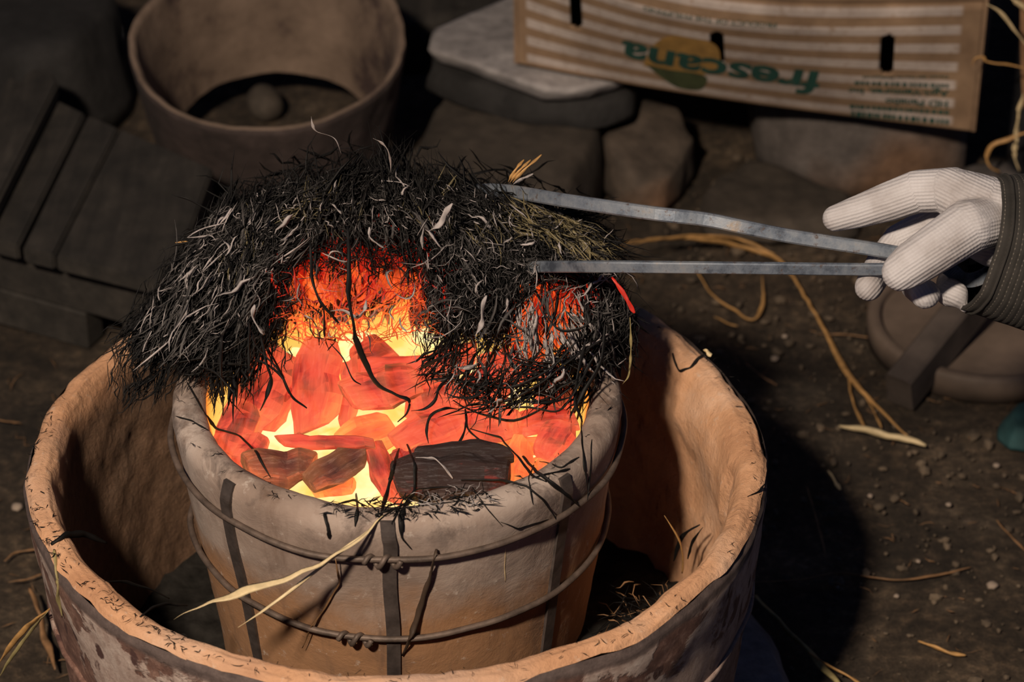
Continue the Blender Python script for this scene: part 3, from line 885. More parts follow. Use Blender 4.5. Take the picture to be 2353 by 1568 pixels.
def build_straw():
    rng = np.random.default_rng(5)
    root_blocks = []
    B = root_blocks.append
    # body of the bundle: black strands
    B(patch(CROWN, 5200, crown_ang, 24, (.014, .05), (.0003, .0013), 0, rng, thick=.05, bend=.5))
    B(patch(CROWN, 900, crown_ang, 16, (.04, .10), (.0005, .0016), 0, rng, thick=.02, off=-.008, bend=.5, clump=6))
    B(patch(LEFT, 3600, 236, 14, (.02, .06), (.0003, .0013), 0, rng, thick=.04, bend=.35, field=14))
    B(patch(LEFT_LOW, 230, 240, 16, (.018, .05), (.0003, .0011), 0, rng, thick=.05, bend=.45, field=14))
    B(patch([(450, 640), (420, 820), (520, 880), (600, 830), (640, 720), (640, 640)], 700, 262, 12, (.03, .07), (.0004, .0018), 0, rng, thick=.03, bend=.3, field=10, clump=6))
    B(patch(RIGHT_UP, 3400, 275, 30, (.012, .05), (.0003, .0014), 0, rng, thick=.04, bend=.6))
    B(patch(RIGHT_L, 300, 258, 30, (.02, .06), (.0004, .0016), 0, rng, thick=.05, bend=.6, clump=5))
    # lower curtain of the right lobe, sagging garlands
    low = [(1040, 850), (1070, 910), (1110, 950), (1180, 950), (1270, 900), (1340, 850), (1380, 820), (1330, 790), (1150, 840)]
    B(patch(low, 110, 20, 20, (.03, .075), (.0005, .0016), 0, rng, thick=.02, off=-.01, bend=1.0, clump=4))
    B(patch(low, 130, 65, 26, (.02, .05), (.0004, .0014), 0, rng, thick=.03, bend=.7, clump=4))
    B(patch([(1310, 720), (1320, 930), (1360, 930), (1410, 850), (1440, 740)], 260, 250, 14, (.03, .08), (.0005, .0018), 0, rng, thick=.03, bend=.3, clump=5))
    B(patch([(985, 740), (970, 850), (1010, 900), (1060, 900), (1030, 780)], 70, 245, 20, (.02, .05), (.0004, .0014), 0, rng, thick=.03, bend=.8, clump=4))
    # thin screen of black strands over the glowing middle
    B(patch(MID_TOP, 300, 275, 36, (.012, .04), (.0003, .0011), 0, rng, thick=.03, bend=.8, wig=.1, clump=6))
    B(patch(MID, 130, 272, 34, (.015, .05), (.0003, .0011), 0, rng, thick=.03, bend=.8, wig=.1, clump=3))
    B(patch([(540, 560), (560, 730), (650, 750), (690, 560)], 480, 258, 26, (.02, .05), (.0003, .0012), 0, rng, thick=.03, bend=.6))
    B(patch([(520, 740), (490, 860), (600, 880), (690, 820), (650, 740)], 40, 262, 18, (.02, .055), (.0005, .0015), 0, rng, thick=.03, off=-.01, bend=.5, clump=3))
    # stray hairs around the outline
    edge = [(430, 580), (520, 470), (640, 415), (830, 395), (1000, 405), (1150, 440), (1300, 470), (1410, 540), (1380, 560), (1150, 480), (830, 425), (560, 490), (440, 610)]
    B(patch(edge, 200, 90, 70, (.010, .03), (.0002, .0006), 0, rng, thick=.04, bend=1.2, wig=.12, clump=2))
    # back half of the bundle, seen from the side only
    q = poly_sample(CROWN, 1500, rng)
    C = at_y_np(q[:, 0], q[:, 1], mound_y(q[:, 0], q[:, 1]))
    C[:, 1] += rng.uniform(0.04, 0.11, len(C)); C[:, 2] -= rng.uniform(0.02, 0.07, len(C))
    D = norm(np.stack([rng.normal(0, .6, len(C)), np.full(len(C), .5), np.full(len(C), -.7)], -1))
    V, Q = strands(C, D, rng.uniform(.03, .07, len(C)), rng.uniform(.0006, .0015, len(C)), rng.normal(0, .5, len(C)), np.abs(rng.normal(0, .06, len(C))), rng)
    B((V, Q, 0))
    main = np_mesh('burnt_straw', root_blocks, [M['char']])
    tag(main, 'shaggy bundle of burnt black straw held over the fire by the tongs', 'straw', kind='stuff')
    # greyed strands
    g = []
    fleck = dict(thick=.012, off=-.012, bend=.6, wig=.04, clump=3)
    g.append(patch(CROWN, 1500, crown_ang, 45, (.003, .011), (.0002, .0007), 0, rng, **fleck))
    g.append(patch(LEFT, 600, 236, 26, (.004, .016), (.0002, .0007), 0, rng, **fleck))
    g.append(patch(RIGHT_UP, 800, 265, 42, (.003, .012), (.0002, .0007), 0, rng, **fleck))
    g.append(patch(CROWN, 90, crown_ang, 30, (.012, .035), (.0003, .0018), 0, rng, thick=.014, off=-.012, bend=.4, wig=.03, clump=3))
    g.append(patch(LEFT, 170, 236, 13, (.015, .055), (.0003, .0020), 0, rng, thick=.014, off=-.012, bend=.25, wig=.025, clump=3, field=12))
    g.append(patch(RIGHT_L, 150, 265, 32, (.01, .035), (.0003, .0018), 0, rng, thick=.02, off=-.012, bend=.5, wig=.04, clump=3))
    g.append(patch(MID, 40, 270, 50, (.01, .03), (.0003, .0009), 0, rng, thick=.02, off=-.012, bend=1, wig=.08, clump=2))
    g.append(patch(CROWN, 190, crown_ang, 40, (.002, .009), (.0002, .0009), 1, rng, thick=.008, off=-.015, bend=.7, wig=.05, clump=2))
    g.append(patch(LEFT, 120, 236, 25, (.003, .012), (.0002, .0009), 1, rng, thick=.008, off=-.015, bend=.7, wig=.05, clump=2))
    g.append(patch(RIGHT_L, 190, 260, 40, (.002, .010), (.0002, .0009), 1, rng, thick=.012, off=-.015, bend=.7, wig=.05, clump=2))
    g.append(patch(CROWN, 40, crown_ang, 40, (.010, .024), (.0005, .0024), 1, rng, thick=.008, off=-.016, bend=.6, wig=.05, clump=1))
    g.append(patch(LEFT, 34, 234, 12, (.014, .05), (.0005, .0026), 1, rng, thick=.008, off=-.016, bend=.3, wig=.03, clump=1, field=10))
    g.append(patch(RIGHT_L, 40, 255, 34, (.010, .036), (.0005, .0024), 1, rng, thick=.012, off=-.016, bend=.5, wig=.05, clump=1))
    g.append(patch([(1190, 700), (1190, 820), (1340, 850), (1370, 700)], 110, 285, 12, (.01, .030), (.0006, .0028), 1, rng, thick=.02, off=-.004, bend=.3, wig=.03, clump=4, field=8))
    g.append(patch(MID, 24, 270, 55, (.008, .030), (.0003, .0015), 1, rng, thick=.012, off=-.02, bend=1.0, wig=.07, clump=1))
    tag(np_mesh('ash_strands', g, [M['ash_grey'], M['ash']], main), 'grey and white ash-coated strands', kind='stuff')
    o = [patch([(1180, 485), (1190, 520), (1300, 580), (1380, 575), (1390, 550), (1300, 500)], 120, 325, 10, (.02, .06), (.0004, .0020), 0, rng, thick=.014, off=-.010, bend=.3, wig=.04, clump=5, field=6),
         patch(CROWN, 120, crown_ang, 30, (.012, .04), (.0003, .0012), 0, rng, thick=.012, off=-.010, bend=.5, clump=4)]
    tag(np_mesh('unburnt_strands', o, [M['olive']], main), 'olive unburnt strands', kind='stuff')
    # incandescent inside of the bundle
    h = []
    deep = [(480, 700), (560, 600), (680, 530), (850, 515), (1080, 540), (1250, 600), (1400, 640), (1420, 760), (1300, 740), (1000, 690), (560, 700)]
    h.append(patch(deep, 1400, 268, 20, (.03, .07), (.0016, .0055), 0, rng, thick=.03, off=.055, bend=.4))
    red = [(570, 670), (640, 610), (700, 565), (850, 548), (1060, 560), (1090, 630), (1040, 650), (830, 640), (620, 670)]
    h.append(patch(red, 700, 268, 18, (.02, .05), (.0012, .0060), 1, rng, thick=.02, off=.045, bend=.4))
    h.append(patch([(1180, 640), (1170, 770), (1340, 780), (1380, 680)], 380, 275, 16, (.025, .05), (.0012, .0040), 1, rng, thick=.02, off=.035, bend=.4))
    h.append(patch([(1190, 680), (1180, 790), (1320, 800), (1360, 720)], 200, 275, 16, (.02, .045), (.0010, .0034), 2, rng, thick=.02, off=.026, bend=.4))
    mid = [(600, 680), (700, 645), (830, 630), (1000, 640), (1050, 670), (960, 680), (640, 690)]
    h.append(patch(mid, 170, 268, 22, (.015, .035), (.0008, .0040), 2, rng, thick=.02, off=.030, bend=.5))
    h.append(patch([(590, 660), (700, 620), (1000, 640), (1040, 700), (900, 720), (640, 720)], 90, 268, 40, (.012, .04), (.0003, .0014), 1, rng, thick=.025, off=.0, bend=1.0, wig=.08, clump=3))
    h.append(patch([(620, 700), (1000, 690), (1010, 780), (640, 770)], 190, 268, 46, (.010, .035), (.0003, .0011), 2, rng, thick=.02, off=.0, bend=1.0, wig=.10, clump=3))
    tag(np_mesh('glowing_strands', h, [M['hot_deep'], M['hot_red'], M['hot_orange'], M['hot_yellow']], main), 'red to yellow glowing strands inside the bundle', kind='stuff')
build_straw()

# ------------------------------------------------------------------ single strands, stalks and straws
def strand(name, label, pts, width, mat, cat='straw', group=None, n=26, flat=0.45, taper=(0.35, 0.25), twist=1.2, wfun=None):
    """pts: world points or (px, py, y) with the depth given"""
    P = [p if isinstance(p, Vector) else at_y(*p) for p in pts]
    path = spline(P, n)
    path = [p + Vector((nz(p, 60, 1), nz(p, 60, 5), nz(p, 60, 9))) * width * 0.25 for p in path]
    def prof(i, s):
        k = min(1.0, taper[0] + s * 3) * min(1.0, taper[1] + (1 - s) * 3) * (1 + 0.07 * math.sin(s * 23 + width * 9e4)) * (wfun(s) if wfun else 1)
        return circ(width * 0.5 * k, 6, 1.0, flat)
    v, f = sweep(path, prof, twist=lambda s: twist * math.sin(s * 4))
    o = mesh_obj(name, v, f, M[mat])
    center_origin(o, P[0])
    return tag(o, label, cat, group)
def ground(pts, dz=0.004):
    return [at_z(px, py, dz + (q[0] if q else 0)) for px, py, *q in pts]

def build_bvh():
    bpy.context.view_layer.update()
    V, F = [], []
    for o in COL.objects:
        if o.type != 'MESH': continue
        top = o
        while top.parent: top = top.parent
        if top.name.split('.')[0] in ('outer_kiln', 'charcoal_brazier', 'charcoal_lump', 'charcoal_stick', 'charcoal_bar', 'ember_bed', 'ash_heap'):
            b = len(V); mw = o.matrix_world
            V += [mw @ v.co for v in o.data.vertices]
            F += [tuple(b + i for i in p.vertices) for p in o.data.polygons]
    return BVHTree.FromPolygons(V, F)
BVH = build_bvh()
def on(px, py, lift=0.002):
    """the point of the kiln, brazier or coals seen at a pixel, lifted a little off the surface"""
    d = ray(px, py).normalized()
    h = BVH.ray_cast(CAM, d)
    if h[0] is None: return at_z(px, py, 0.3)
    n = h[1] if h[1].dot(d) < 0 else -h[1]
    return h[0] + n * lift
def on_all(pts, w, step=14):
    """follow the surface between the given picture points, smoothing jumps in depth"""
    P = []
    for (a, b) in zip(pts, pts[1:]):
        k = max(1, int(math.hypot(b[0] - a[0], b[1] - a[1]) / step))
        for i in range(k): P.append((a[0] + (b[0] - a[0]) * i / k, a[1] + (b[1] - a[1]) * i / k))
    P.append(pts[-1][:2])
    D = []
    for px, py in P:
        q = on(px, py, w * 0.6)
        D.append((q - CAM).dot(FWD))
    for i in range(1, len(D)): D[i] = min(D[i], D[i - 1] + 0.007)
    for _ in range(3):       # a stiff strand bridges hollows: take the nearer of itself and its neighbours' mean
        D = [D[0]] + [min(D[i], (D[i - 1] + D[i + 1]) / 2) for i in range(1, len(D) - 1)] + [D[-1]]
    return [CAM + ray(px, py) * d for (px, py), d in zip(P, D)]

def build_single_strands():
    S = strand
    G1 = 'charred strands hanging from the straw bundle'
    def hang(pts, w, label='black charred straw strand hanging from the bundle above the coals', n=26):
        S('charred_strand', label, pts, w, 'char', group=G1 if label.startswith('black charred straw strand') else None, n=n)
    hang([(798, 520, -.01), (802, 600, -.035), (803, 680, -.045), (815, 760, -.05), (838, 830, -.05), (870, 885, -.05), (910, 908, -.05), (938, 922, -.05), (936, 950, -.05), (914, 972, -.05)], .0052,
         'longest thick black strand dangling in a hook over the coals', 40)
    HL = {0: 'black strand with a thick bent tip beside the longest dangling one', 1: 'forked black strand dangling in front of the broad leaning slab', 2: 'black strand reaching down to the tall upright charcoal block', 4: 'straight black strand hanging into the brazier beside its wall',
          7: 'short crooked black strand above the small pointed charcoal lump', 9: 'black strand with a stepped end next to the hooked tip', 10: 'thin black strand arching down to the black charcoal block', 11: 'lowest sagging black garland below the straw bundle',
          13: 'black garland with a wavy dip above the flat charcoal plate', 15: 'black loop lying across the white ash patch of the bundle', 16: 'long black strand hanging down in front of the rounded charcoal lump', 20: 'stiff black strand sticking out of the bundle towards the plank platform', 21: 'black strand crossing the gap onto the brazier rim'}
    for hi, (pts, w) in enumerate([
        ([(712, 560, .0), (718, 640, -.02), (735, 690, -.03), (765, 730, -.03), (778, 745, -.03)], .0042),
        ([(600, 770, -.02), (612, 830, -.04), (622, 870, -.045), (612, 910, -.05), (598, 945, -.05)], .0040),
        ([(560, 820, -.02), (610, 835, -.035), (650, 870, -.05), (675, 915, -.055), (705, 940, -.055)], .0036),
        ([(575, 760, -.01), (592, 800, -.03), (640, 850, -.045), (665, 905, -.05)], .0032),
        ([(510, 770, -.01), (508, 850, -.035), (512, 900, -.04), (513, 955, -.04)], .0036),
        ([(572, 740, -.01), (572, 800, -.03), (572, 860, -.04)], .0028),
        ([(455, 840, -.02), (500, 860, -.04), (540, 905, -.05)], .0030),
        ([(760, 790, -.02), (790, 825, -.03), (810, 870, -.04), (830, 885, -.04)], .0022),
        ([(960, 850, -.02), (1000, 830, -.03), (1040, 810, -.03)], .0032),
        ([(1040, 860, -.02), (1010, 890, -.04), (1000, 920, -.045), (975, 940, -.05), (945, 945, -.05)], .0026),
        ([(1060, 940, -.03), (1020, 940, -.05), (990, 955, -.05), (980, 990, -.055), (985, 1020, -.06)], .0022),
        ([(1040, 920, -.02), (1100, 950, -.04), (1180, 965, -.04), (1260, 930, -.035), (1330, 870, -.025), (1370, 810, -.01)], .0034),
        ([(1060, 900, -.02), (1140, 925, -.04), (1230, 890, -.035), (1320, 820, -.02), (1400, 770, .0)], .0034),
        ([(1100, 950, -.03), (1200, 935, -.04), (1280, 945, -.045), (1320, 900, -.04), (1360, 830, -.02)], .0028),
        ([(1080, 870, -.02), (1170, 890, -.035), (1260, 850, -.03), (1330, 780, -.015)], .0030),
        ([(1250, 720, .0), (1290, 760, -.01), (1350, 745, -.01), (1340, 690, .0)], .0034),
        ([(1345, 780, -.01), (1330, 850, -.03), (1322, 920, -.04), (1338, 970, -.045)], .0036),
        ([(1390, 740, .0), (1380, 830, -.02), (1340, 900, -.035), (1310, 960, -.045)], .0034),
        ([(1070, 940, -.03), (1075, 985, -.05), (1100, 1010, -.06), (1120, 1030, -.06)], .0032),
        ([(1072, 960, -.04), (1065, 1000, -.055), (1040, 1040, -.07)], .0024),
        ([(395, 448, .10), (430, 458, .10), (470, 478, .09), (500, 495, .08)], .0026),
        ([(395, 955, -.02), (440, 968, -.04), (480, 990, -.06)], .0024),
    ]):
        hang(on_all(pts, w) if hi == 21 else pts, w, HL.get(hi, 'black charred straw strand hanging from the bundle above the coals'))
    # strands lying over the brazier rim
    G2 = 'charred strands lying over the brazier rim'
    def rim(pts, w, label='black charred strand lying across the brazier rim'):
        S('charred_strand', label, on_all(pts, w), w, 'char', n=40, group=G2 if label.startswith('black charred strand') else None)
    RL = {0: 'long wavy black strand trailing from the bundle over the rim onto the brown-grained block', 1: 'kinked black strand running past the orange block to the rim', 2: 'thickest straight black stalk propped on the brazier rim', 3: 'black strand curving from the black block over the rim onto the wire hoop',
          5: 'long upright black strand lying down the rim beside the rounded charcoal lump', 9: 'black strand leaning over the rim above the middle iron strap', 10: 'black looped strand peaked over the rim and hanging past the wire hoop'}
    for hi, (pts, w) in enumerate([
        ([(430, 880, -.02), (470, 950, -.05), (498, 985, -.07), (550, 1003, -.085), (590, 1040, -.10), (622, 1098, -.12)], .0030),
        ([(1080, 985, -.05), (1150, 1008, -.07), (1190, 1050, -.09), (1225, 1095, -.115), (1255, 1108, -.12)], .0030),
        ([(1202, 1050, -.09), (1240, 1090, -.11), (1285, 1125, -.125), (1335, 1165, -.135)], .0056),
        ([(1060, 1104, -.115), (1150, 1102, -.12), (1210, 1118, -.135), (1250, 1150, -.147), (1285, 1205, -.158)], .0036),
        ([(1222, 1100, -.115), (1260, 1090, -.11), (1310, 1078, -.105)], .0030),
        ([(1336, 955, -.05), (1338, 1010, -.065), (1342, 1070, -.09), (1350, 1125, -.11)], .0028),
        ([(1360, 1010, -.07), (1356, 1080, -.09), (1350, 1150, -.12)], .0016),
        ([(1230, 1060, -.09), (1215, 1100, -.12), (1225, 1160, -.14)], .0016),
        ([(1085, 1120, -.12), (1120, 1170, -.15), (1155, 1210, -.162)], .0018),
        ([(918, 1030, -.08), (900, 1090, -.115), (885, 1150, -.14), (870, 1200, -.165)], .0034),
        ([(936, 1022, -.08), (955, 1070, -.10), (952, 1130, -.13), (920, 1185, -.155), (925, 1235, -.172), (945, 1262, -.177)], .0040),
        ([(770, 1160, -.15), (815, 1150, -.145), (845, 1165, -.15)], .0028),
        ([(818, 1135, -.14), (822, 1170, -.155), (815, 1210, -.166)], .0030),
        ([(860, 1185, -.155), (890, 1175, -.15), (950, 1150, -.14)], .0030),
        ([(900, 1205), (925, 1150), (960, 1125), (1040, 1118)], .0024),
        ([(870, 1195), (905, 1170), (960, 1165), (1010, 1140)], .0028),
        ([(940, 1150), (1000, 1160), (1060, 1150), (1110, 1165)], .0020),
        ([(1240, 1060), (1290, 1075), (1330, 1050)], .0026),
        ([(1150, 1200), (1190, 1215), (1260, 1195)], .0018),
        ([(745, 1180), (752, 1210), (755, 1238)], .0046),
    ]):
        rim(pts, w, RL.get(hi, 'black charred strand lying across the brazier rim'))
    S('scorched_stalk', 'brown half-burnt stalk leaning upright against the lower brazier wall', on_all([(1002, 1262, -.180), (988, 1330, -.182), (962, 1410, -.178), (925, 1508, -.170)], .0052), .0052, 'char_brown')
    S('hanging_fibre', 'thin pale fibre hanging from the upper wire hoop', on_all([(1162, 1260, -.178), (1160, 1300, -.177), (1161, 1338, -.176)], .0010), .0010, 'straw_pale')
    S('hanging_fibre', 'thin brown curled straw against the lower wire hoop', on_all([(770, 1285, -.175), (780, 1340, -.176), (745, 1400, -.182), (715, 1440, -.182), (695, 1490, -.176)], .0022), .0022, 'straw_brown')
    S('pale_straw', 'broad pale straw blade reaching from the brazier rim to the kiln edge', [(880, 1188, -.168), (800, 1255, -.190), (700, 1312, -.205), (590, 1352, -.215), (500, 1380, -.222), (400, 1423, -.228)], .0085, 'straw_pale', n=40, flat=0.16, taper=(0.5, 0.05), twist=0.35, wfun=lambda u: 0.30 + 0.7 * math.exp(-((u - 0.72) / 0.24) ** 2))
    S('golden_straw', 'thin golden straw stem slanting under the broad pale blade', [(878, 1195, -.168), (790, 1262, -.188), (690, 1340, -.200), (610, 1400, -.212), (545, 1443, -.226)], .0026, 'straw_pale', n=30)
    # on the outer rim
    S('grass_band', 'black bundle of grass bent over the kiln edge above a yellow stalk', on_all([(118, 1250, -.135), (150, 1228, -.125), (195, 1228, -.115), (245, 1246, -.105)], .0075), .0075, 'char', flat=0.6)
    S('yellow_stalk', 'short yellow-green stalk hanging down the outside of the kiln', on_all([(126, 1262, -.145), (129, 1310, -.150), (134, 1365, -.147), (142, 1420, -.143)], .0046), .0046, 'straw_green')
    S('charred_strand', 'black strand running along the kiln rim below the grass band', on_all([(240, 1336, -.175), (290, 1338, -.172), (340, 1352, -.172), (390, 1375, -.178)], .0030), .0030, 'char')
    S('charred_strand', 'black arched strand hooked over the kiln rim beside the pale blade', on_all([(322, 1418, -.215), (350, 1398, -.208), (385, 1387, -.198), (430, 1392, -.195)], .0040), .0040, 'char')
    S('charred_strand', 'dark zigzag strand stuck on the lit inner wall near the rim chip', on_all([(1546, 812), (1552, 835), (1562, 853), (1588, 842), (1606, 822), (1624, 812)], .0034), .0034, 'char')
    S('charred_strand', 'small curved black strand on the right kiln rim', on_all([(1718, 1142, -.02), (1740, 1132, -.015), (1758, 1112, -.01)], .0022), .0022, 'char')
    S('clay_chip', 'pale chip of clay on the far kiln rim above the zigzag strand', on_all([(1616, 804), (1626, 810), (1634, 819)], .0060), .0060, 'straw_pale', cat='chip')
    # inside gap on the right
    S('yellow_straw', 'yellow straw standing up in the gap between brazier and kiln wall', [at_z(1568, 1318, .155), at_z(1568, 1270, .185), at_z(1558, 1235, .205), at_z(1525, 1185, .225)], .0030, 'straw_gold')
    S('charred_strand', 'black leaf blade standing beside the yellow straw in the gap', [at_z(1548, 1290, .165), at_z(1570, 1230, .20), at_z(1608, 1208, .215)], .0036, 'char')
    S('charred_strand', 'shorter black blade leaning on the kiln wall behind the yellow straw', [at_z(1580, 1285, .17), at_z(1592, 1245, .195), at_z(1615, 1213, .215)], .0026, 'char')
    # straw on the earth floor
    S('rice_straw', 'long golden straw looping from the kiln over the floor to the thick stalk', ground([(1405, 562, .05), (1500, 549, .03), (1620, 551, .02), (1720, 572), (1795, 602), (1850, 680), (1900, 770), (1948, 858), (2000, 920), (2085, 1002)]), .0075, 'straw_gold', n=60)
    S('rice_straw', 'second golden straw running beside the long looping one', ground([(1405, 568, .055), (1560, 545, .03), (1690, 548, .01), (1780, 585)]), .0058, 'straw_gold', n=40)
    S('rice_straw', 'golden straw bent into a hook on the floor behind the kiln rim', ground([(1600, 622), (1640, 680), (1690, 715), (1728, 736), (1752, 700), (1752, 630)]), .0052, 'straw_gold', n=40)
    S('rice_straw', 'short golden straw branching from the long one towards the thick stalk', ground([(1950, 868), (1962, 930), (1988, 985)]), .0048, 'straw_gold')
    S('rice_straw', 'thin golden straw ending at the thick pale stalk', ground([(1985, 905), (2010, 950), (2025, 985)]), .0034, 'straw_gold')
    S('thick_stalk', 'thick pale cut stalk lying on the floor', ground([(1928, 978, .004), (2000, 992, .006), (2070, 1006, .006), (2125, 1024, .004)]), .0092, 'straw_pale', flat=0.7)
    S('rice_straw', 'long thin wavy straw on the floor beside the kiln', ground([(1735, 1338), (1850, 1332), (1930, 1318), (2050, 1333), (2150, 1322), (2232, 1304)]), .0036, 'straw_brown', n=40)
    S('thick_stalk', 'thick grey-green stalk slanting from under the kiln', ground([(1735, 1368, .012), (1800, 1440, .010), (1870, 1510, .008), (1940, 1585, .006)]), .0085, 'straw_green')
    S('rice_straw', 'frayed golden straw tip beside the thick grey-green stalk', ground([(1860, 1500, .012), (1930, 1545, .01), (1990, 1580)]), .0040, 'straw_gold')
    S('rice_straw', 'brown forked twig on the floor in the foreground', ground([(2108, 1474), (2150, 1488), (2180, 1500), (2218, 1506)]), .0058, 'straw_gold')
    S('rice_straw', 'short straw crossing the floor below the hooked straw', ground([(1640, 728), (1670, 742), (1695, 750)]), .0036, 'straw_gold')
    S('rice_straw', 'faint grey straw lying in the kiln shadow', ground([(1855, 1120), (1875, 1190), (1900, 1290)]), .0026, 'straw_brown')
    S('rice_straw', 'thin straw lying at the foot of the wooden beam', ground([(1880, 768), (1950, 770), (2015, 778)]), .0026, 'straw_brown')
    S('rice_straw', 'short pale stalk piece on the shadowed floor', ground([(1902, 1082), (1918, 1105), (1930, 1125)]), .0052, 'straw_pale')
    S('rice_straw', 'straw lying just behind the chip on the right rim', ground([(1715, 835), (1740, 858), (1785, 886)]), .0040, 'straw_brown')
    S('rice_straw', 'straw slanting on the floor at the far right', ground([(2290, 1195), (2320, 1230), (2360, 1270)]), .0034, 'straw_brown')
    # left foreground
    S('rice_straw', 'golden straw sticking up beside the left of the kiln', [at_y(-5, 1528, -.05), at_y(40, 1465, -.06), at_y(75, 1430, -.07), at_y(122, 1393, -.09)], .0050, 'straw_gold')
    S('rice_straw', 'green-gold straw crossing the golden one beside the kiln', [at_y(-5, 1560, -.05), at_y(35, 1500, -.06), at_y(80, 1440, -.07), at_y(110, 1405, -.09)], .0032, 'straw_green')
    S('thick_stalk', 'grey stick leaning on the shadowed floor beside the kiln', ground([(70, 1352, .02), (90, 1410, .015), (105, 1465, .01), (128, 1540, .008)]), .0080, 'straw_brown')
    S('rice_straw', 'dim straw on the floor behind the left kiln wall', ground([(10, 1290), (40, 1270), (90, 1262)]), .0040, 'straw_brown')
    S('rice_straw', 'short dim straw on the floor left of the kiln', ground([(20, 1340), (60, 1332), (95, 1320)]), .0034, 'straw_brown')
    # sprig sticking out of the bundle top
    for a, b, m, lab in (((1168, 418, .12), (1205, 366, .13), 'straw_gold', 'leftmost golden straw tip'), ((1172, 420, .12), (1220, 367, .13), 'straw_gold', 'middle golden straw tip'), ((1178, 420, .12), (1244, 356, .13), 'straw_gold', 'longest golden straw tip'), ((1180, 424, .12), (1224, 400, .12), 'ash', 'white ash-coated straw tip')):
        S('straw_tip', lab + ' poking out of the burnt bundle by the upper tong', [a, ((a[0] + b[0]) / 2 - 3, (a[1] + b[1]) / 2, a[2]), b], .0036, m)
    S('straw_tip', 'small orange straw tip sticking out of the left of the bundle', [(402, 557, .10), (425, 556, .10), (445, 558, .09)], .0026, 'straw_gold')
    S('glowing_straw', 'straight red-glowing straw with pale tip at the right end of the bundle', [(1408, 640, .02), (1435, 680, .015), (1458, 722, .01)], .0060, 'hot_red')
    S('straw_tip', 'thin green-gold straw drooping off the right end of the bundle', [(1448, 730, .02), (1450, 800, .02), (1445, 860, .02), (1430, 885, .02)], .0024, 'straw_green')
    # ash flakes adrift above the bundle, caught on hair-thin fibres
    for pts, lab in (([(715, 268, .10), (717, 285, .10), (728, 302, .10), (770, 318, .10), (785, 355, .10)], 'wispy grey ash fibre rising highest above the bundle'),
                     ([(858, 318, .10), (878, 330, .10), (893, 352, .10), (900, 400, .11)], 'curled pale ash fibre rising above the bundle crown'),):
        S('ash_fibre', lab, pts, .0030, 'ash', cat='ash', flat=.3, wfun=lambda u: 0.25 + 0.75 * math.exp(-((u - 0.3) / 0.14) ** 2) + 0.6 * math.exp(-((u - 0.8) / 0.1) ** 2))
    S('ash_ribbon', 'wide white twisted ash ribbon on the right of the bundle crown', [(1040, 468, .06), (1022, 490, .055), (1010, 515, .05), (985, 532, .045)], .0052, 'ash', cat='ash', flat=.3)
    S('ash_ribbon', 'long white ash ribbon hanging on the right lobe of the bundle', [(1118, 680, -.01), (1108, 715, -.02), (1105, 745, -.025), (1092, 770, -.03)], .0046, 'ash', cat='ash', flat=.3)
    S('ash_ribbon', 'white ash ribbon draped over the black charcoal block', on_all([(955, 1052, -.085), (1000, 1055, -.088), (1020, 1072, -.095), (1042, 1100, -.105)], .0034), .0034, 'ash', cat='ash', flat=.3)
    S('ash_ribbon', 'white ash ribbon drooping over the glowing middle of the bundle', [(760, 716, -.03), (790, 716, -.035), (820, 730, -.035), (838, 712, -.035), (842, 690, -.03)], .0040, 'ash', cat='ash', flat=.3)
    S('ash_ribbon', 'white ash ribbon curled below the bundle on its left side', [(585, 700, -.01), (580, 730, -.02), (600, 760, -.03), (608, 770, -.03)], .0046, 'ash', cat='ash', flat=.3)
    S('ash_ribbon', 'jagged white ash sliver above the red glow', [(848, 522, .02), (850, 545, .015), (868, 560, .01), (880, 568, .01)], .0034, 'ash', cat='ash', flat=.3)
build_single_strands()

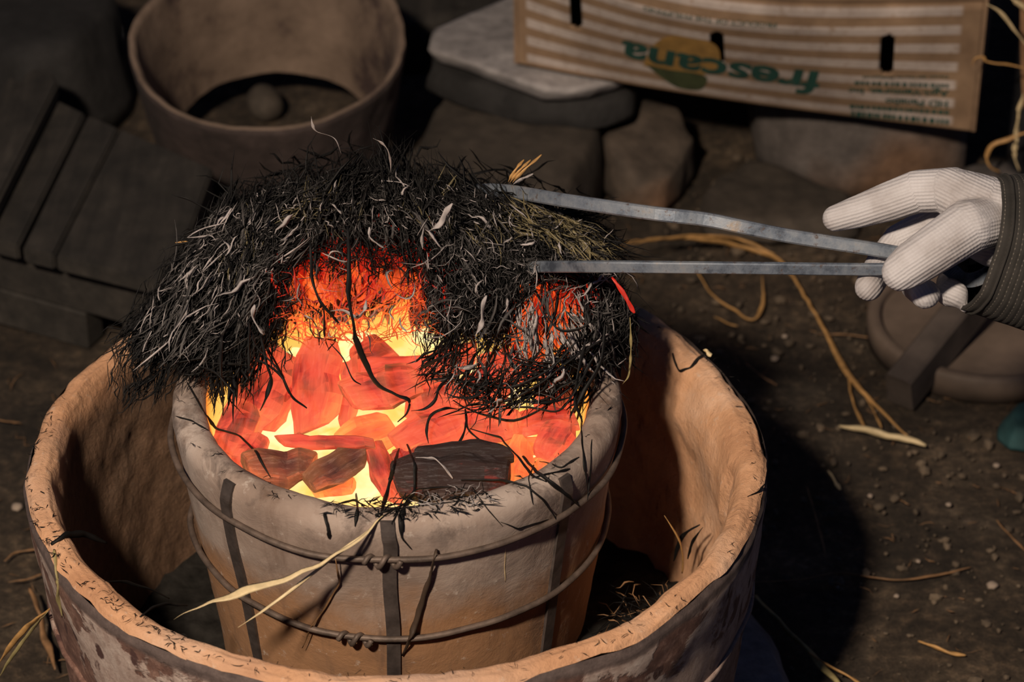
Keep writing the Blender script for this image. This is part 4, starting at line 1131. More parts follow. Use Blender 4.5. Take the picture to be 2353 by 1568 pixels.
# loose burnt bits on the rims and in the gap
def footprint_bvh():
    bpy.context.view_layer.update()
    V, F = [], []
    for o in COL.objects:
        if o.type != 'MESH': continue
        top = o
        while top.parent: top = top.parent
        if top.name.split('.')[0] in ('stone_plinth', 'wooden_tray', 'wooden_beam', 'flat_stone', 'wedge_stone', 'rough_stone', 'round_stone', 'boulder', 'dark_log', 'prop_stone', 'plank_platform', 'clay_ring', 'clay_lump', 'metal_pipe', 'teal_rag'):
            b = len(V); mw = o.matrix_world
            V += [mw @ v.co for v in o.data.vertices]
            F += [tuple(b + i for i in p.vertices) for p in o.data.polygons]
    return BVHTree.FromPolygons(V, F)
def build_bits():
    fb = footprint_bvh()
    def free(C):
        return np.array([fb.ray_cast(Vector((c[0], c[1], -.05)), Vector((0, 0, 1)), .5)[0] is None for c in C])
    rng = np.random.default_rng(21)
    def scatter(n, a0, a1, r0, r1, z, L, w, zj=0.001):
        a = rng.uniform(a0, a1, n); r = rng.uniform(r0, r1, n)
        C = np.stack([r * np.cos(a), r * np.sin(a), z + rng.uniform(0, zj, n)], -1)
        D = norm(np.stack([rng.normal(size=n), rng.normal(size=n), rng.normal(0, .15, n)], -1))
        return strands(C, D, rng.uniform(L[0], L[1], n), rng.uniform(w[0], w[1], n), rng.normal(0, .6, n), np.abs(rng.normal(0, .08, n)), rng, 5)
    blocks = [(*scatter(90, -1.55, -1.1, .146, .172, .3595, (.005, .022), (.0003, .0009), .004), 0), (*scatter(40, -1.5, -1.1, .146, .170, .362, (.005, .018), (.0003, .0007), .003), 1),
              (*scatter(60, -3.3, 0.3, .150, .170, .3605, (.003, .010), (.0002, .0005)), 0), (*scatter(40, -1.9, -1.5, .150, .172, .360, (.006, .02), (.0003, .0009), .004), 0)]
    tag(np_mesh('rim_debris', blocks, [M['char'], M['ash']]), 'burnt straw crumbs scattered on the brazier rim', 'debris', kind='stuff')
    blocks = [(*scatter(190, -3.4, -1.9, .272, .288, .3012, (.003, .010), (.0002, .0006)), 0), (*scatter(90, -1.9, 0.9, .272, .288, .3012, (.003, .008), (.0002, .0005)), 0)]
    tag(np_mesh('kiln_rim_debris', blocks, [M['char']]), 'short black straw crumbs scattered along the kiln rim', 'debris', kind='stuff')
    blocks = [(*scatter(260, -0.75, -0.05, .170, .235, .146, (.01, .04), (.0004, .0012), .03), 0), (*scatter(90, -0.75, -0.05, .170, .235, .150, (.01, .035), (.0004, .001), .03), 1),
              (*scatter(120, -3.1, -1.9, .165, .235, .080, (.01, .04), (.0004, .0012), .02), 0)]
    tag(np_mesh('gap_debris', blocks, [M['char'], M['straw_brown']]), 'tangle of burnt straw in the gap between brazier and kiln wall', 'debris', kind='stuff')
    n = 420
    C = np.stack([rng.uniform(.1, 1.0, n), rng.uniform(-.1, .9, n), rng.uniform(.001, .004, n)], -1)
    C = C[free(C)]; n = len(C)
    D = norm(np.stack([rng.normal(size=n), rng.normal(size=n), rng.normal(0, .06, n)], -1))
    b1 = strands(C, D, rng.uniform(.004, .022, n), rng.uniform(.0003, .0010, n), rng.normal(0, .4, n), np.abs(rng.normal(0, .05, n)), rng, 5)
    n = 200
    C = np.stack([rng.uniform(-.75, -.25, n), rng.uniform(-.1, .7, n), rng.uniform(.001, .004, n)], -1)
    C = C[free(C)]; n = len(C)
    D = norm(np.stack([rng.normal(size=n), rng.normal(size=n), rng.normal(0, .06, n)], -1))
    b2 = strands(C, D, rng.uniform(.006, .04, n), rng.uniform(.0004, .0010, n), rng.normal(0, .4, n), np.abs(rng.normal(0, .05, n)), rng, 5)
    tag(np_mesh('floor_debris', [(*b1, 0), (*b2, 0)], [M['straw_brown']]), 'tiny chopped straw bits trodden into the earth floor', 'debris', kind='stuff')
    # crumbs and clods of earth
    ico_v = []
    bm = bmesh.new(); bmesh.ops.create_icosphere(bm, subdivisions=1, radius=1)
    iv = np.array([v.co[:] for v in bm.verts]); ifc = np.array([[v.index for v in f.verts] for f in bm.faces]); bm.free()
    n = 2600
    cx = rng.uniform(.1, 1.05, n); cy = rng.uniform(-.15, 1.0, n)
    ok = free(np.stack([cx, cy], -1)); cx, cy = cx[ok], cy[ok]; n = len(cx)
    sz = 0.0012 + 0.0052 * rng.uniform(0, 1, n) ** 4
    V = iv[None] * sz[:, None, None] * rng.uniform(.6, 1.4, (n, 1, 3)) * rng.uniform(.75, 1.25, (n, len(iv), 1))
    V[:, :, 2] *= .7
    V += np.stack([cx, cy, sz * .15], -1)[:, None, :]
    F = (np.arange(n)[:, None, None] * len(iv) + ifc[None]).reshape(-1, 3)
    o = mesh_obj('earth_crumbs', V.reshape(-1, 3).tolist(), F.tolist(), M['crumb'], smooth=False)
    tag(o, 'loose crumbs of dry earth scattered over the floor', 'earth', kind='stuff')
    r = random.Random(3)
    for px, py, s in [(2222, 915, 9), (1803, 773, 7), (1780, 824, 10), (1640, 1002, 6), (2000, 1140, 7), (2110, 1290, 6), (2060, 1370, 7), (2290, 1070, 8), (1925, 1350, 5), (2180, 1160, 7), (2280, 1345, 14), (40, 1165, 14)]:
        bm = bmesh.new()
        bmesh.ops.create_icosphere(bm, subdivisions=2, radius=1)
        sd = r.random() * 50
        k = s * mmpx(at_z(px, py, 0))
        for v in bm.verts:
            q = 1 + 0.35 * nz(v.co, 1.6, sd)
            v.co = Vector((v.co.x * q * k, v.co.y * q * k * 0.9, v.co.z * q * k * 0.65))
        o = bm_obj('pebble', bm, M['pebble'])
        o.location = at_z(px, py, k * 0.35)
        tag(o, 'small pale pebble lying on the earth floor', 'pebble', 'pebbles on the floor')

# ------------------------------------------------------------------ tongs
def bar(name, pts, hw, hh, mat, parent, n=60, tilt=0.35):
    path = spline([p if isinstance(p, Vector) else at_y(*p) for p in pts], n)
    def prof(i, s):
        b = min(hw, hh) * 0.35
        return [(-hw, -hh + b), (-hw + b, -hh), (hw - b, -hh), (hw, -hh + b), (hw, hh - b), (hw - b, hh), (-hw + b, hh), (-hw, hh - b)]
    v, f = sweep(path, prof, twist=lambda s: tilt)
    return mesh_obj(name, v, f, M[mat], parent, smooth=False)
def build_tongs():
    root = tag(empty('fire_tongs', at_y(2200, 630, 0.0)), 'long steel fire tongs gripping the straw bundle, held by the gloved hand', 'tongs')
    bar('arm', [(1030, 442, .175), (1150, 438, .135), (1300, 461, .070), (1500, 490, .03), (1620, 504, .025), (1700, 520, .02), (1800, 540, .018), (1900, 556, .016), (2040, 578, .012), (2130, 596, .012)], .0036, .0052, 'steel', root, tilt=0.40)
    bar('arm', [(1130, 613, .110), (1260, 613, .050), (1400, 613, .006), (1700, 616, -.010), (2020, 619, -.012), (2130, 612, -.012)], .0026, .0044, 'steel', root, tilt=0.15)
    bar('spring_loop', [(2128, 612, -.012), (2160, 606, -.004), (2185, 620, .000), (2212, 642, .000), (2245, 641, .000), (2275, 622, .004), (2285, 596, .014), (2265, 575, .020), (2210, 580, .018), (2130, 596, .012)], .0012, .0058, 'steel', root, tilt=0.25)
build_tongs()

# ------------------------------------------------------------------ gloved hand and sleeve
def build_person():
    YH = 0.0
    fingers = {
        'palm': [(2340, 510, .006, 80), (2280, 490, .006, 84), (2225, 462, .010, 70), (2180, 437, .014, 54)],
        'palm_low': [(2330, 565, .004, 62), (2275, 552, .004, 62), (2225, 530, .008, 50)],
        'index': [(2190, 436, .016, 54), (2110, 440, .020, 52), (2045, 463, .022, 48), (1975, 486, .022, 40), (1920, 502, .022, 32)],
        'middle': [(2200, 480, .030, 46), (2130, 520, .036, 42), (2065, 550, .040, 37), (2024, 600, .032, 34), (2006, 642, .008, 36), (1996, 660, -.010, 34)],
        'ring': [(2215, 520, .040, 40), (2150, 570, .052, 34), (2105, 615, .048, 31), (2100, 660, .015, 31), (2126, 676, -.018, 36)],
        'pinky': [(2240, 560, .040, 36), (2200, 610, .050, 30), (2180, 650, .030, 30), (2182, 672, -.006, 35), (2196, 676, -.014, 31), (2210, 696, -.018, 15), (2216, 712, -.019, 9)],
        'thumb': [(2278, 508, -.004, 64), (2225, 522, -.020, 66), (2160, 565, -.032, 60), (2100, 605, -.038, 55), (2070, 626, -.040, 46)],
    }
    segs = []
    bm = bmesh.new()
    for nm, pts in fingers.items():
        P = []
        for px, py, dy, r in pts:
            p = at_y(px, py, YH + dy)
            P.append((p, r * mmpx(p)))
        fine = []
        for (p, r), (p2, r2) in zip(P, P[1:]):
            for k in range(5):
                u = k / 5
                fine.append((p.lerp(p2, u), r + (r2 - r) * u))
        fine.append(P[-1])
        for p, r in fine:
            bmesh.ops.create_icosphere(bm, subdivisions=2, radius=r, matrix=Matrix.Translation(p))
        for (p, r), (p2, r2) in zip(P, P[1:]):
            segs.append((np.array(p), np.array(p2), r, r2, (p2 - p).length))
    me = bpy.data.meshes.new('glove_src')
    bm.to_mesh(me); bm.free()
    src = bpy.data.objects.new('glove_src', me)
    COL.objects.link(src)
    rm = src.modifiers.new('remesh', 'REMESH'); rm.mode = 'VOXEL'; rm.voxel_size = 0.0014
    sm = src.modifiers.new('smooth', 'SMOOTH'); sm.iterations = 7; sm.factor = 0.6
    dg = bpy.context.evaluated_depsgraph_get()
    hand = bpy.data.meshes.new_from_object(src.evaluated_get(dg))
    bpy.data.objects.remove(src)
    # knit coordinates: around and along the nearest finger axis
    n = len(hand.vertices)
    co = np.empty(n * 3); hand.vertices.foreach_get('co', co); co = co.reshape(-1, 3)
    best = np.full(n, 1e9); U = np.zeros(n); Vv = np.zeros(n)
    acc = 0.0
    for a, b, r, r2, ln in segs:
        d = b - a; L = np.linalg.norm(d); d = d / L
        t = np.clip((co - a) @ d, 0, L)
        q = co - (a + t[:, None] * d)
        dist = np.linalg.norm(q, axis=1) - (r + (r2 - r) * t / L)
        e1 = np.cross(d, np.array(FWD)); e1 /= np.linalg.norm(e1); e2 = np.cross(d, e1)
        ang = np.arctan2(q @ e1, -(q @ np.array(e2)) * 1.0)
        m = dist < best
        best[m] = dist[m]
        U[m] = ((co - a) @ e1)[m]      # ribs run along the finger
        Vv[m] = (acc + (co - a) @ d)[m]
        acc += ln
    uvl = hand.uv_layers.new(name='knit')
    li = np.empty(len(hand.loops), np.int32); hand.loops.foreach_get('vertex_index', li)
    uvl.data.foreach_set('uv', np.stack([U[li], Vv[li]], -1).astype(np.float32).ravel())
    root = tag(empty('person', at_y(2290, 540, 0.0)), 'person reaching in with a white knit glove and dark ribbed sleeve, holding the tongs', 'person')
    hand.materials.clear()
    g = link('glove', hand, M['knit'], root)
    g['label'] = 'off-white knitted cotton glove'
    # sleeve: forearm towards the right, elbow, upper arm
    c0 = at_y(2256, 560, 0.0)
    ax = [c0 + Vector((-0.003, 0.0, 0.0)), c0 + Vector((.03, 0.0, -.006)), c0 + Vector((.10, -.004, -.016)), c0 + Vector((.20, -.005, -.02)), c0 + Vector((.27, .0, -.005)), c0 + Vector((.32, .01, .08)), c0 + Vector((.35, .02, .20)), c0 + Vector((.36, .03, .30))]
    path = spline(ax, 90)
    verts, faces, uvs = [], [], []
    K = 64
    acc = 0
    tot = len(path)
    rows = []
    for i, p in enumerate(path):
        if i: acc += (p - path[i - 1]).length
        t = (path[min(i + 1, tot - 1)] - path[max(i - 1, 0)]).normalized()
        side = t.cross(Vector((0, 1, 0.0))).normalized()
        nor = side.cross(t)
        s = i / (tot - 1)
        rr = 0.0515 + 0.020 * min(1, s * 2.2)
        row = []
        for j in range(K):
            a = 2 * math.pi * j / K
            fold = 0.0022 * nz((math.cos(a) * 1.5, math.sin(a) * 1.5, acc * 16), 1.4) + 0.0012 * nz((math.cos(a) * 3, math.sin(a) * 3, acc * 40), 1.2, 3)
            r = rr + fold
            # slack underside of the cuff
            low = max(0, -math.cos(a + math.pi)) if False else 0
            skew = 0.004 * math.cos(a) * max(0, 1 - acc / 0.05)
            co_ = p + side * (math.cos(a) * r) + nor * (math.sin(a) * r * 0.92) + t * skew
            row.append((co_, acc, a * 0.05))
        rows.append(row)
    inner = [(c - (c - path[0]) * 0.06 + (path[3] - path[0]) * 0.0, u, v) for c, u, v in rows[0]]
    inner2 = [(c + (path[4] - path[0]) * 1.0 - (c - path[0]) * 0.12, u, v) for c, u, v in rows[0]]
    allrows = [inner2, inner] + rows
    for row in allrows:
        for c, u, v in row: verts.append(c); uvs.append((u, v))
    for i in range(len(allrows) - 1):
        for j in range(K):
            faces.append((i * K + j, i * K + (j + 1) % K, (i + 1) * K + (j + 1) % K, (i + 1) * K + j))
    e = (len(allrows) - 1) * K
    faces.append(tuple(e + j for j in range(K)))
    s_o = mesh_obj('sleeve', verts, faces, M['sleeve'], root)
    uvl = s_o.data.uv_layers.new(name='cloth')
    for l in s_o.data.loops: uvl.data[l.index].uv = uvs[l.vertex_index]
    s_o['label'] = 'dark ribbed jacket sleeve'
    # stitched hem fold at the cuff
    hem = []
    for j in range(K):
        c = rows[3][j][0]
        hem.append(c + (c - path[3]).normalized() * 0.0006)
    v, f = sweep(hem, lambda i, s: circ(0.0013, 6), closed=True, up=(1, 0, 0))
    h = mesh_obj('cuff_hem', v, f, M['sleeve'], s_o)
    h.location = (0, 0, 0)
build_person()

# ------------------------------------------------------------------ background stones
def slab(name, label, outline, z_top, z_bot, mat, seed, cat='stone', flare=0.012, rough=0.015, tilt=(0, 0), world=False):
    P = [Vector(p) if world else at_z(p[0], p[1], z_top) for p in outline]
    c = sum(P, Vector()) / len(P)
    sm = spline(P + [P[0]], 5 * len(P) + 1)[:-1]
    ring = []
    for k in range(5 * len(P)):
        i, u = divmod(k, 5)
        ring.append(P[i].lerp(P[(i + 1) % len(P)], u / 5).lerp(sm[k], 0.3))
    bm = bmesh.new()
    prof = [(0.0, 0.10), (0.35, 0.06), (0.70, 0.02), (0.93, -0.02), (0.99, -0.10), (1.0, -0.4), (0.99, -0.8), (0.96, -1.0)]
    H = z_top - z_bot
    rows = []
    top = bm.verts.new((c.x, c.y, z_top + 0.012 * 0.1))
    for k, (s, dz) in enumerate(prof[1:]):
        row = []
        for p in ring:
            q = c + (p - c) * s
            z = z_top + dz * H * (1 if dz < 0 else 0.25)
            if dz < -0.1: q = q + (p - c).normalized() * flare * (-dz)
            z += tilt[0] * (q.x - c.x) * (1 + dz if dz < 0 else 1) + tilt[1] * (q.y - c.y) * (1 + dz if dz < 0 else 1)
            v = Vector((q.x, q.y, z))
            nn = Vector((nz(v, 9, seed), nz(v, 9, seed + 3), nz(v, 9, seed + 7) * 0.5)) * rough + Vector((nz(v, 30, seed), nz(v, 30, seed + 3), nz(v, 30, seed + 7))) * rough * 0.35
            v = v + nn
            v.z = max(v.z, z_bot)
            row.append(bm.verts.new(v))
        rows.append(row)
    n = len(ring)
    for j in range(n):
        bm.faces.new((top, rows[0][j], rows[0][(j + 1) % n]))
        for a, b in zip(rows, rows[1:]):
            bm.faces.new((a[j], b[j], b[(j + 1) % n], a[(j + 1) % n]))
    bm.faces.new(rows[-1][::-1])
    o = bm_obj(name, bm, M[mat])
    center_origin(o, (c.x, c.y, z_bot))
    return tag(o, label, cat)

def build_background():
    slab('flat_stone', 'pale grey flat stone slab partly under the cardboard box', [(978, 110), (1000, 62), (1120, 10), (1230, -40), (1400, -40), (1470, 70), (1450, 170), (1370, 195), (1250, 205), (1160, 172), (1060, 140)], .143, .121, 'stone_pale', 3, flare=-.012, rough=.006)
    slab('flat_stone', 'dark stone slab wedged under the pale flat slab', [(990, 150), (1020, 90), (1180, 30), (1400, 10), (1450, 110), (1440, 215), (1330, 235), (1200, 215), (1080, 185)], .120, .086, 'stone_dark', 5, flare=.01)
    slab('flat_stone', 'low dim brown slab under the pale stone behind the burnt straw', [(895, 370), (960, 300), (1020, 200), (1200, 150), (1360, 180), (1365, 330), (1345, 395), (1300, 450), (1120, 500), (930, 480)], .085, .0, 'stone_mud', 8)
    slab('wedge_stone', 'brown wedge stone with rusty tint beside the low brown slab', [(1392, 318), (1428, 270), (1490, 248), (1560, 252), (1605, 300), (1585, 350), (1535, 392), (1474, 400), (1428, 362)], .06, .0, 'stone_brown', 14, flare=.004, tilt=(-.15, .25))
    slab('flat_stone', 'flat muddy stone sunk in the floor behind the tongs', [(1632, 445), (1655, 392), (1722, 360), (1840, 404), (1945, 438), (1940, 485), (1770, 512), (1650, 502)], .028, .0, 'stone_mud', 22)
    fr = [at_z(px, py, 0) for px, py in ((1742, 385), (1850, 437), (1950, 458), (2090, 452), (2205, 425))]
    bk = [Vector((fr[-1].x + .01, fr[-1].y + .16, 0)), Vector((fr[2].x, fr[2].y + .24, 0)), Vector((fr[0].x, fr[0].y + .15, 0))]
    slab('rough_stone', 'grey stone with orange stain carrying the near corner of the box', fr + bk, .121, .0, 'stone_grey', 31, flare=.004, rough=.007, tilt=(-.055, 0), world=True)
    slab('round_stone', 'rounded grey stone behind the gloved hand', [(2170, 395), (2230, 362), (2310, 362), (2350, 400), (2290, 430), (2200, 430)], .06, .0, 'stone_grey', 41)
    slab('boulder', 'large dark rounded boulder behind the wooden platform', [(-120, 90), (-40, -60), (120, -110), (235, -60), (245, 40), (190, 105), (60, 130)], .12, .0, 'stone_dark', 51, rough=.02)
    slab('dark_log', 'dark brown timber block behind the pale slab', [(905, 60), (930, -30), (1120, -60), (1160, -5), (1010, 45)], .06, .0, 'plank', 61, cat='timber')

    # clay ring ----------------------------------------------------------
    c = at_z(622, 118, .145)
    root = tag(empty('clay_ring', (c.x, c.y, 0.0)), 'open bottomless clay ring tipped towards the fire behind the straw bundle', 'kiln ring')
    H = .15
    outer = [(.128, 0), (.135, .05), (.144, .10), (.150, .135), (.1515, .146), (.150, .151)]
    inner = [(.150, .151), (.1465, .152), (.143, .149), (.140, .135), (.130, .09), (.121, .04), (.116, 0.004)]
    amp = lambda r, z, a: (.003 * nz((math.cos(a), math.sin(a), z * 5), 2.5, 3) + .0015 * nz((math.cos(a), math.sin(a), z * 5), 8, 3), .003 * nz((math.cos(a), math.sin(a), 0), 3, 8) if z > .1 else 0)
    rot = Matrix.Rotation(math.radians(13), 4, 'X')
    def densify(pr):
        out = []
        for (r, z), (r2, z2) in zip(pr, pr[1:]):
            for k in range(4): out.append((r + (r2 - r) * k / 4, z + (z2 - z) * k / 4))
        return out + [pr[-1]]
    for nm, pr, m in (('outer_wall', outer, 'ring_out'), ('inner_wall', inner, 'ring_clay')):
        v, f = lathe(densify(pr), 120, amp)
        v = [rot @ Vector(p) + Vector((0, 0, .03)) for p in v]
        o = mesh_obj(nm, v, f, M[m])
        o.parent = root
    p = at_z(605, 215, .03)
    bm = bmesh.new(); bmesh.ops.create_icosphere(bm, subdivisions=3, radius=.022)
    for v in bm.verts: v.co *= 1 + .2 * nz(v.co, 40)
    o = bm_obj('clay_lump', bm, M['stone_mud']); o.location = (p.x, p.y, .018)
    tag(o, 'round dark lump lying inside the clay ring', 'lump')
    slab('prop_stone', 'dark stone propping the back of the clay ring', [(480, -30), (560, -60), (700, -60), (780, -20), (700, 0), (560, 0)], .05, 0, 'stone_dark', 71)

    # wooden platform ---------------------------------------------------
    zt = .125
    root = tag(empty('plank_platform', at_z(180, 560, 0)), 'low dark wooden platform of old planks behind the kiln', 'platform')
    def plank(name, quad, z, th, mat='plank', crown=0.0):
        P = [at_z(px, py, z) for px, py in quad]
        bm = bmesh.new()
        a = [bm.verts.new(p) for p in P]; b = [bm.verts.new(p - Vector((0, 0, th))) for p in P]
        bm.faces.new(a); bm.faces.new(b[::-1])
        for i in range(4): bm.faces.new((a[i], b[i], b[(i + 1) % 4], a[(i + 1) % 4]))
        bmesh.ops.bevel(bm, geom=bm.edges[:], offset=.0025, segments=2, affect='EDGES')
        return bm_obj(name, bm, M[mat], root, smooth=False)
    plank('plank', [(-140, 505), (-30, 545), (128, 226), (20, 175)], zt - .002, .018)
    plank('plank', [(-27, 547), (42, 566), (196, 259), (131, 228)], zt - .001, .018)
    plank('plank', [(52, 570), (124, 588), (273, 293), (203, 262)], zt, .018)
    plank('plank', [(128, 589), (392, 655), (490, 386), (277, 294)], zt + .001, .018)
    # front and side rails under the planks
    A = at_z(-140, 512, zt - .019); B_ = at_z(388, 658, zt - .019); C_ = at_z(486, 390, zt - .019)
    def rail(name, p, q, zb, th):
        d = (q - p).normalized(); nn = Vector((-d.y, d.x, 0)) * th
        bm = bmesh.new()
        a = [bm.verts.new(v) for v in (p, q, q + nn, p + nn)]
        b = [bm.verts.new(Vector((v.co.x, v.co.y, zb))) for v in a]
        bm.faces.new(a); bm.faces.new(b[::-1])
        for i in range(4): bm.faces.new((a[i], b[i], b[(i + 1) % 4], a[(i + 1) % 4]))
        bmesh.ops.bevel(bm, geom=bm.edges[:], offset=.002, segments=1, affect='EDGES')
        return bm_obj(name, bm, M['plank'], root, smooth=False)
    rail('front_rail', A, B_, .045, .022)
    rail('side_rail', B_, C_, .0, .022)
    d = (B_ - A)
    rail('foot', A + Vector((0, 0, -.062)), A + d * .62 + Vector((0, 0, -.062)), .0, .03)
    rail('foot', A + d * .78 + Vector((0, .0, -.062)), B_ + Vector((0, 0, -.062)), .0, .03)
    # loose board on top
    P = [at_z(px, py, zt + .022) for px, py in [(-60, 400), (60, 320), (132, 176), (68, 156)]]
    bm = bmesh.new()
    P = [at_z(-130, 470, zt + .020), at_z(-25, 505, zt + .020), at_z(134, 190, zt + .020), at_z(122, 166, zt + .020), at_z(80, 155, zt + .020), at_z(58, 165, zt + .020)]
    a = [bm.verts.new(p) for p in P]; b = [bm.verts.new(p - Vector((0, 0, .018))) for p in P]
    bm.faces.new(a); bm.faces.new(b[::-1])
    for i in range(6): bm.faces.new((a[i], b[i], b[(i + 1) % 6], a[(i + 1) % 6]))
    bmesh.ops.bevel(bm, geom=bm.edges[:], offset=.003, segments=2, affect='EDGES')
    o = bm_obj('loose_board', bm, M['plank'], smooth=False)
    center_origin(o, P[0] - Vector((0, 0, .018)))
    tag(o, 'loose round-ended board lying on the plank platform', 'board')

    # round lid with beam ------------------------------------------------
    c = at_z(2262, 722, .03)
    R_ = .118
    root = tag(empty('wooden_tray', (c.x, c.y, 0)), 'round wooden tray with raised rim on the floor below the gloved hand', 'tray')
    v, f = lathe([(0.001, .018), (.05, .0185), (.09, .018), (R_ - .014, .018)], 96); mesh_obj('panel', v, f, M['lid']).parent = root
    v, f = lathe([(R_ - .014, .016), (R_ - .0135, .024), (R_ - .011, .027), (R_ - .003, .027), (R_, .024), (R_, .0), (R_ - .014, .0), (.001, 0)], 96); mesh_obj('rim', v, f, M['lid']).parent = root
    # beam lying over the lid
    p0, p1 = at_z(2068, 878, .032), at_z(2300, 590, .085)
    d = (p1 - p0).normalized()
    root2 = empty('wooden_beam', at_z(2072, 905, 0))
    def prof(i, s):
        w, h = .0145, .020
        b = .003
        return [(-w, -h), (w, -h), (w, h - b), (w - b, h), (-w + b, h), (-w, h - b)]
    path = [p0.lerp(p1, k / 12) + Vector((0, 0, -.012)) for k in range(13)]
    v, f = sweep(path, prof)
    bo = mesh_obj('wooden_beam', v, f, M['beam'], smooth=False)
    bpy.data.objects.remove(root2)
    center_origin(bo, path[0] - Vector((0, 0, .020)))
    tag(bo, 'weathered wooden beam leaning across the round tray', 'beam')

    # metal pipe, sacking, hanging raffia --------------------------------
    p = at_z(2338, 430, 0.02)
    path = [Vector((p.x, p.y, 0.0)), Vector((p.x, p.y, .25)), Vector((p.x, p.y + .01, .60))]
    v, f = sweep(spline(path, 20), lambda i, s: circ(.016, 20), up=(0, 1, 0))
    o = mesh_obj('metal_pipe', v, f, M['pipe']); center_origin(o, path[0])
    tag(o, 'upright dark metal pipe beside the cardboard box', 'pipe')
    yy = p.y - .03
    bm = bmesh.new()
    bmesh.ops.create_grid(bm, x_segments=20, y_segments=30, size=.5)
    q0 = at_y(2320, 240, yy)
    for v in bm.verts:
        a, b = v.co.x + .5, v.co.y + .5
        v.co = Vector((q0.x + a * .10 - .005 + .02 * (1 - b) * (1 - a), yy - .01 + .014 * math.sin(a * 9 + b * 2), q0.z + .0 + b * .16 + .03 * a * (1 - b) - .02 * a))
    o = bm_obj('brown_sacking', bm, M['rust_cloth'])
    o.modifiers.new('thick', 'SOLIDIFY').thickness = .003
    tag(o, 'brown sacking hanging in front of the metal pipe', 'cloth')
    G = 'raffia'
    strand('raffia_strand', 'orange raffia strand curling in front of the metal pipe', [(2365, 300, yy - .04), (2320, 318, yy - .04), (2280, 335, yy - .04), (2268, 365, yy - .04), (2278, 385, yy - .04), (2297, 396, yy - .04)], .0052, 'straw_gold')
    strand('raffia_strand', 'pale raffia strand hanging straight along the metal pipe', [(2352, 215, yy - .04), (2340, 260, yy - .04), (2335, 320, yy - .04), (2330, 360, yy - .04), (2342, 395, yy - .04)], .0060, 'straw_pale')
    strand('raffia_strand', 'pale straw slanting down from the sacking to the box', [(2268, 8, yy - .05), (2300, 30, yy - .05), (2330, 70, yy - .05), (2362, 105, yy - .05)], .0046, 'straw_pale')
    strand('raffia_strand', 'thin straw caught on the near corner of the box', [(2232, 152, yy - .06), (2240, 135, yy - .06), (2258, 132, yy - .06), (2266, 142, yy - .06), (2310, 147, yy - .06), (2362, 158, yy - .06)], .0038, 'straw_gold')
    strand('raffia_strand', 'pale straw end at the top of the sacking', [(2325, -5, yy - .05), (2345, 15, yy - .05), (2365, 30, yy - .05)], .0070, 'straw_pale')
    slab('teal_rag', 'dark teal rag on the floor by the round tray', [(2335, 960), (2348, 925), (2400, 915), (2430, 950), (2400, 985), (2350, 985)], .02, 0, 'teal', 81, cat='rag')
build_background()

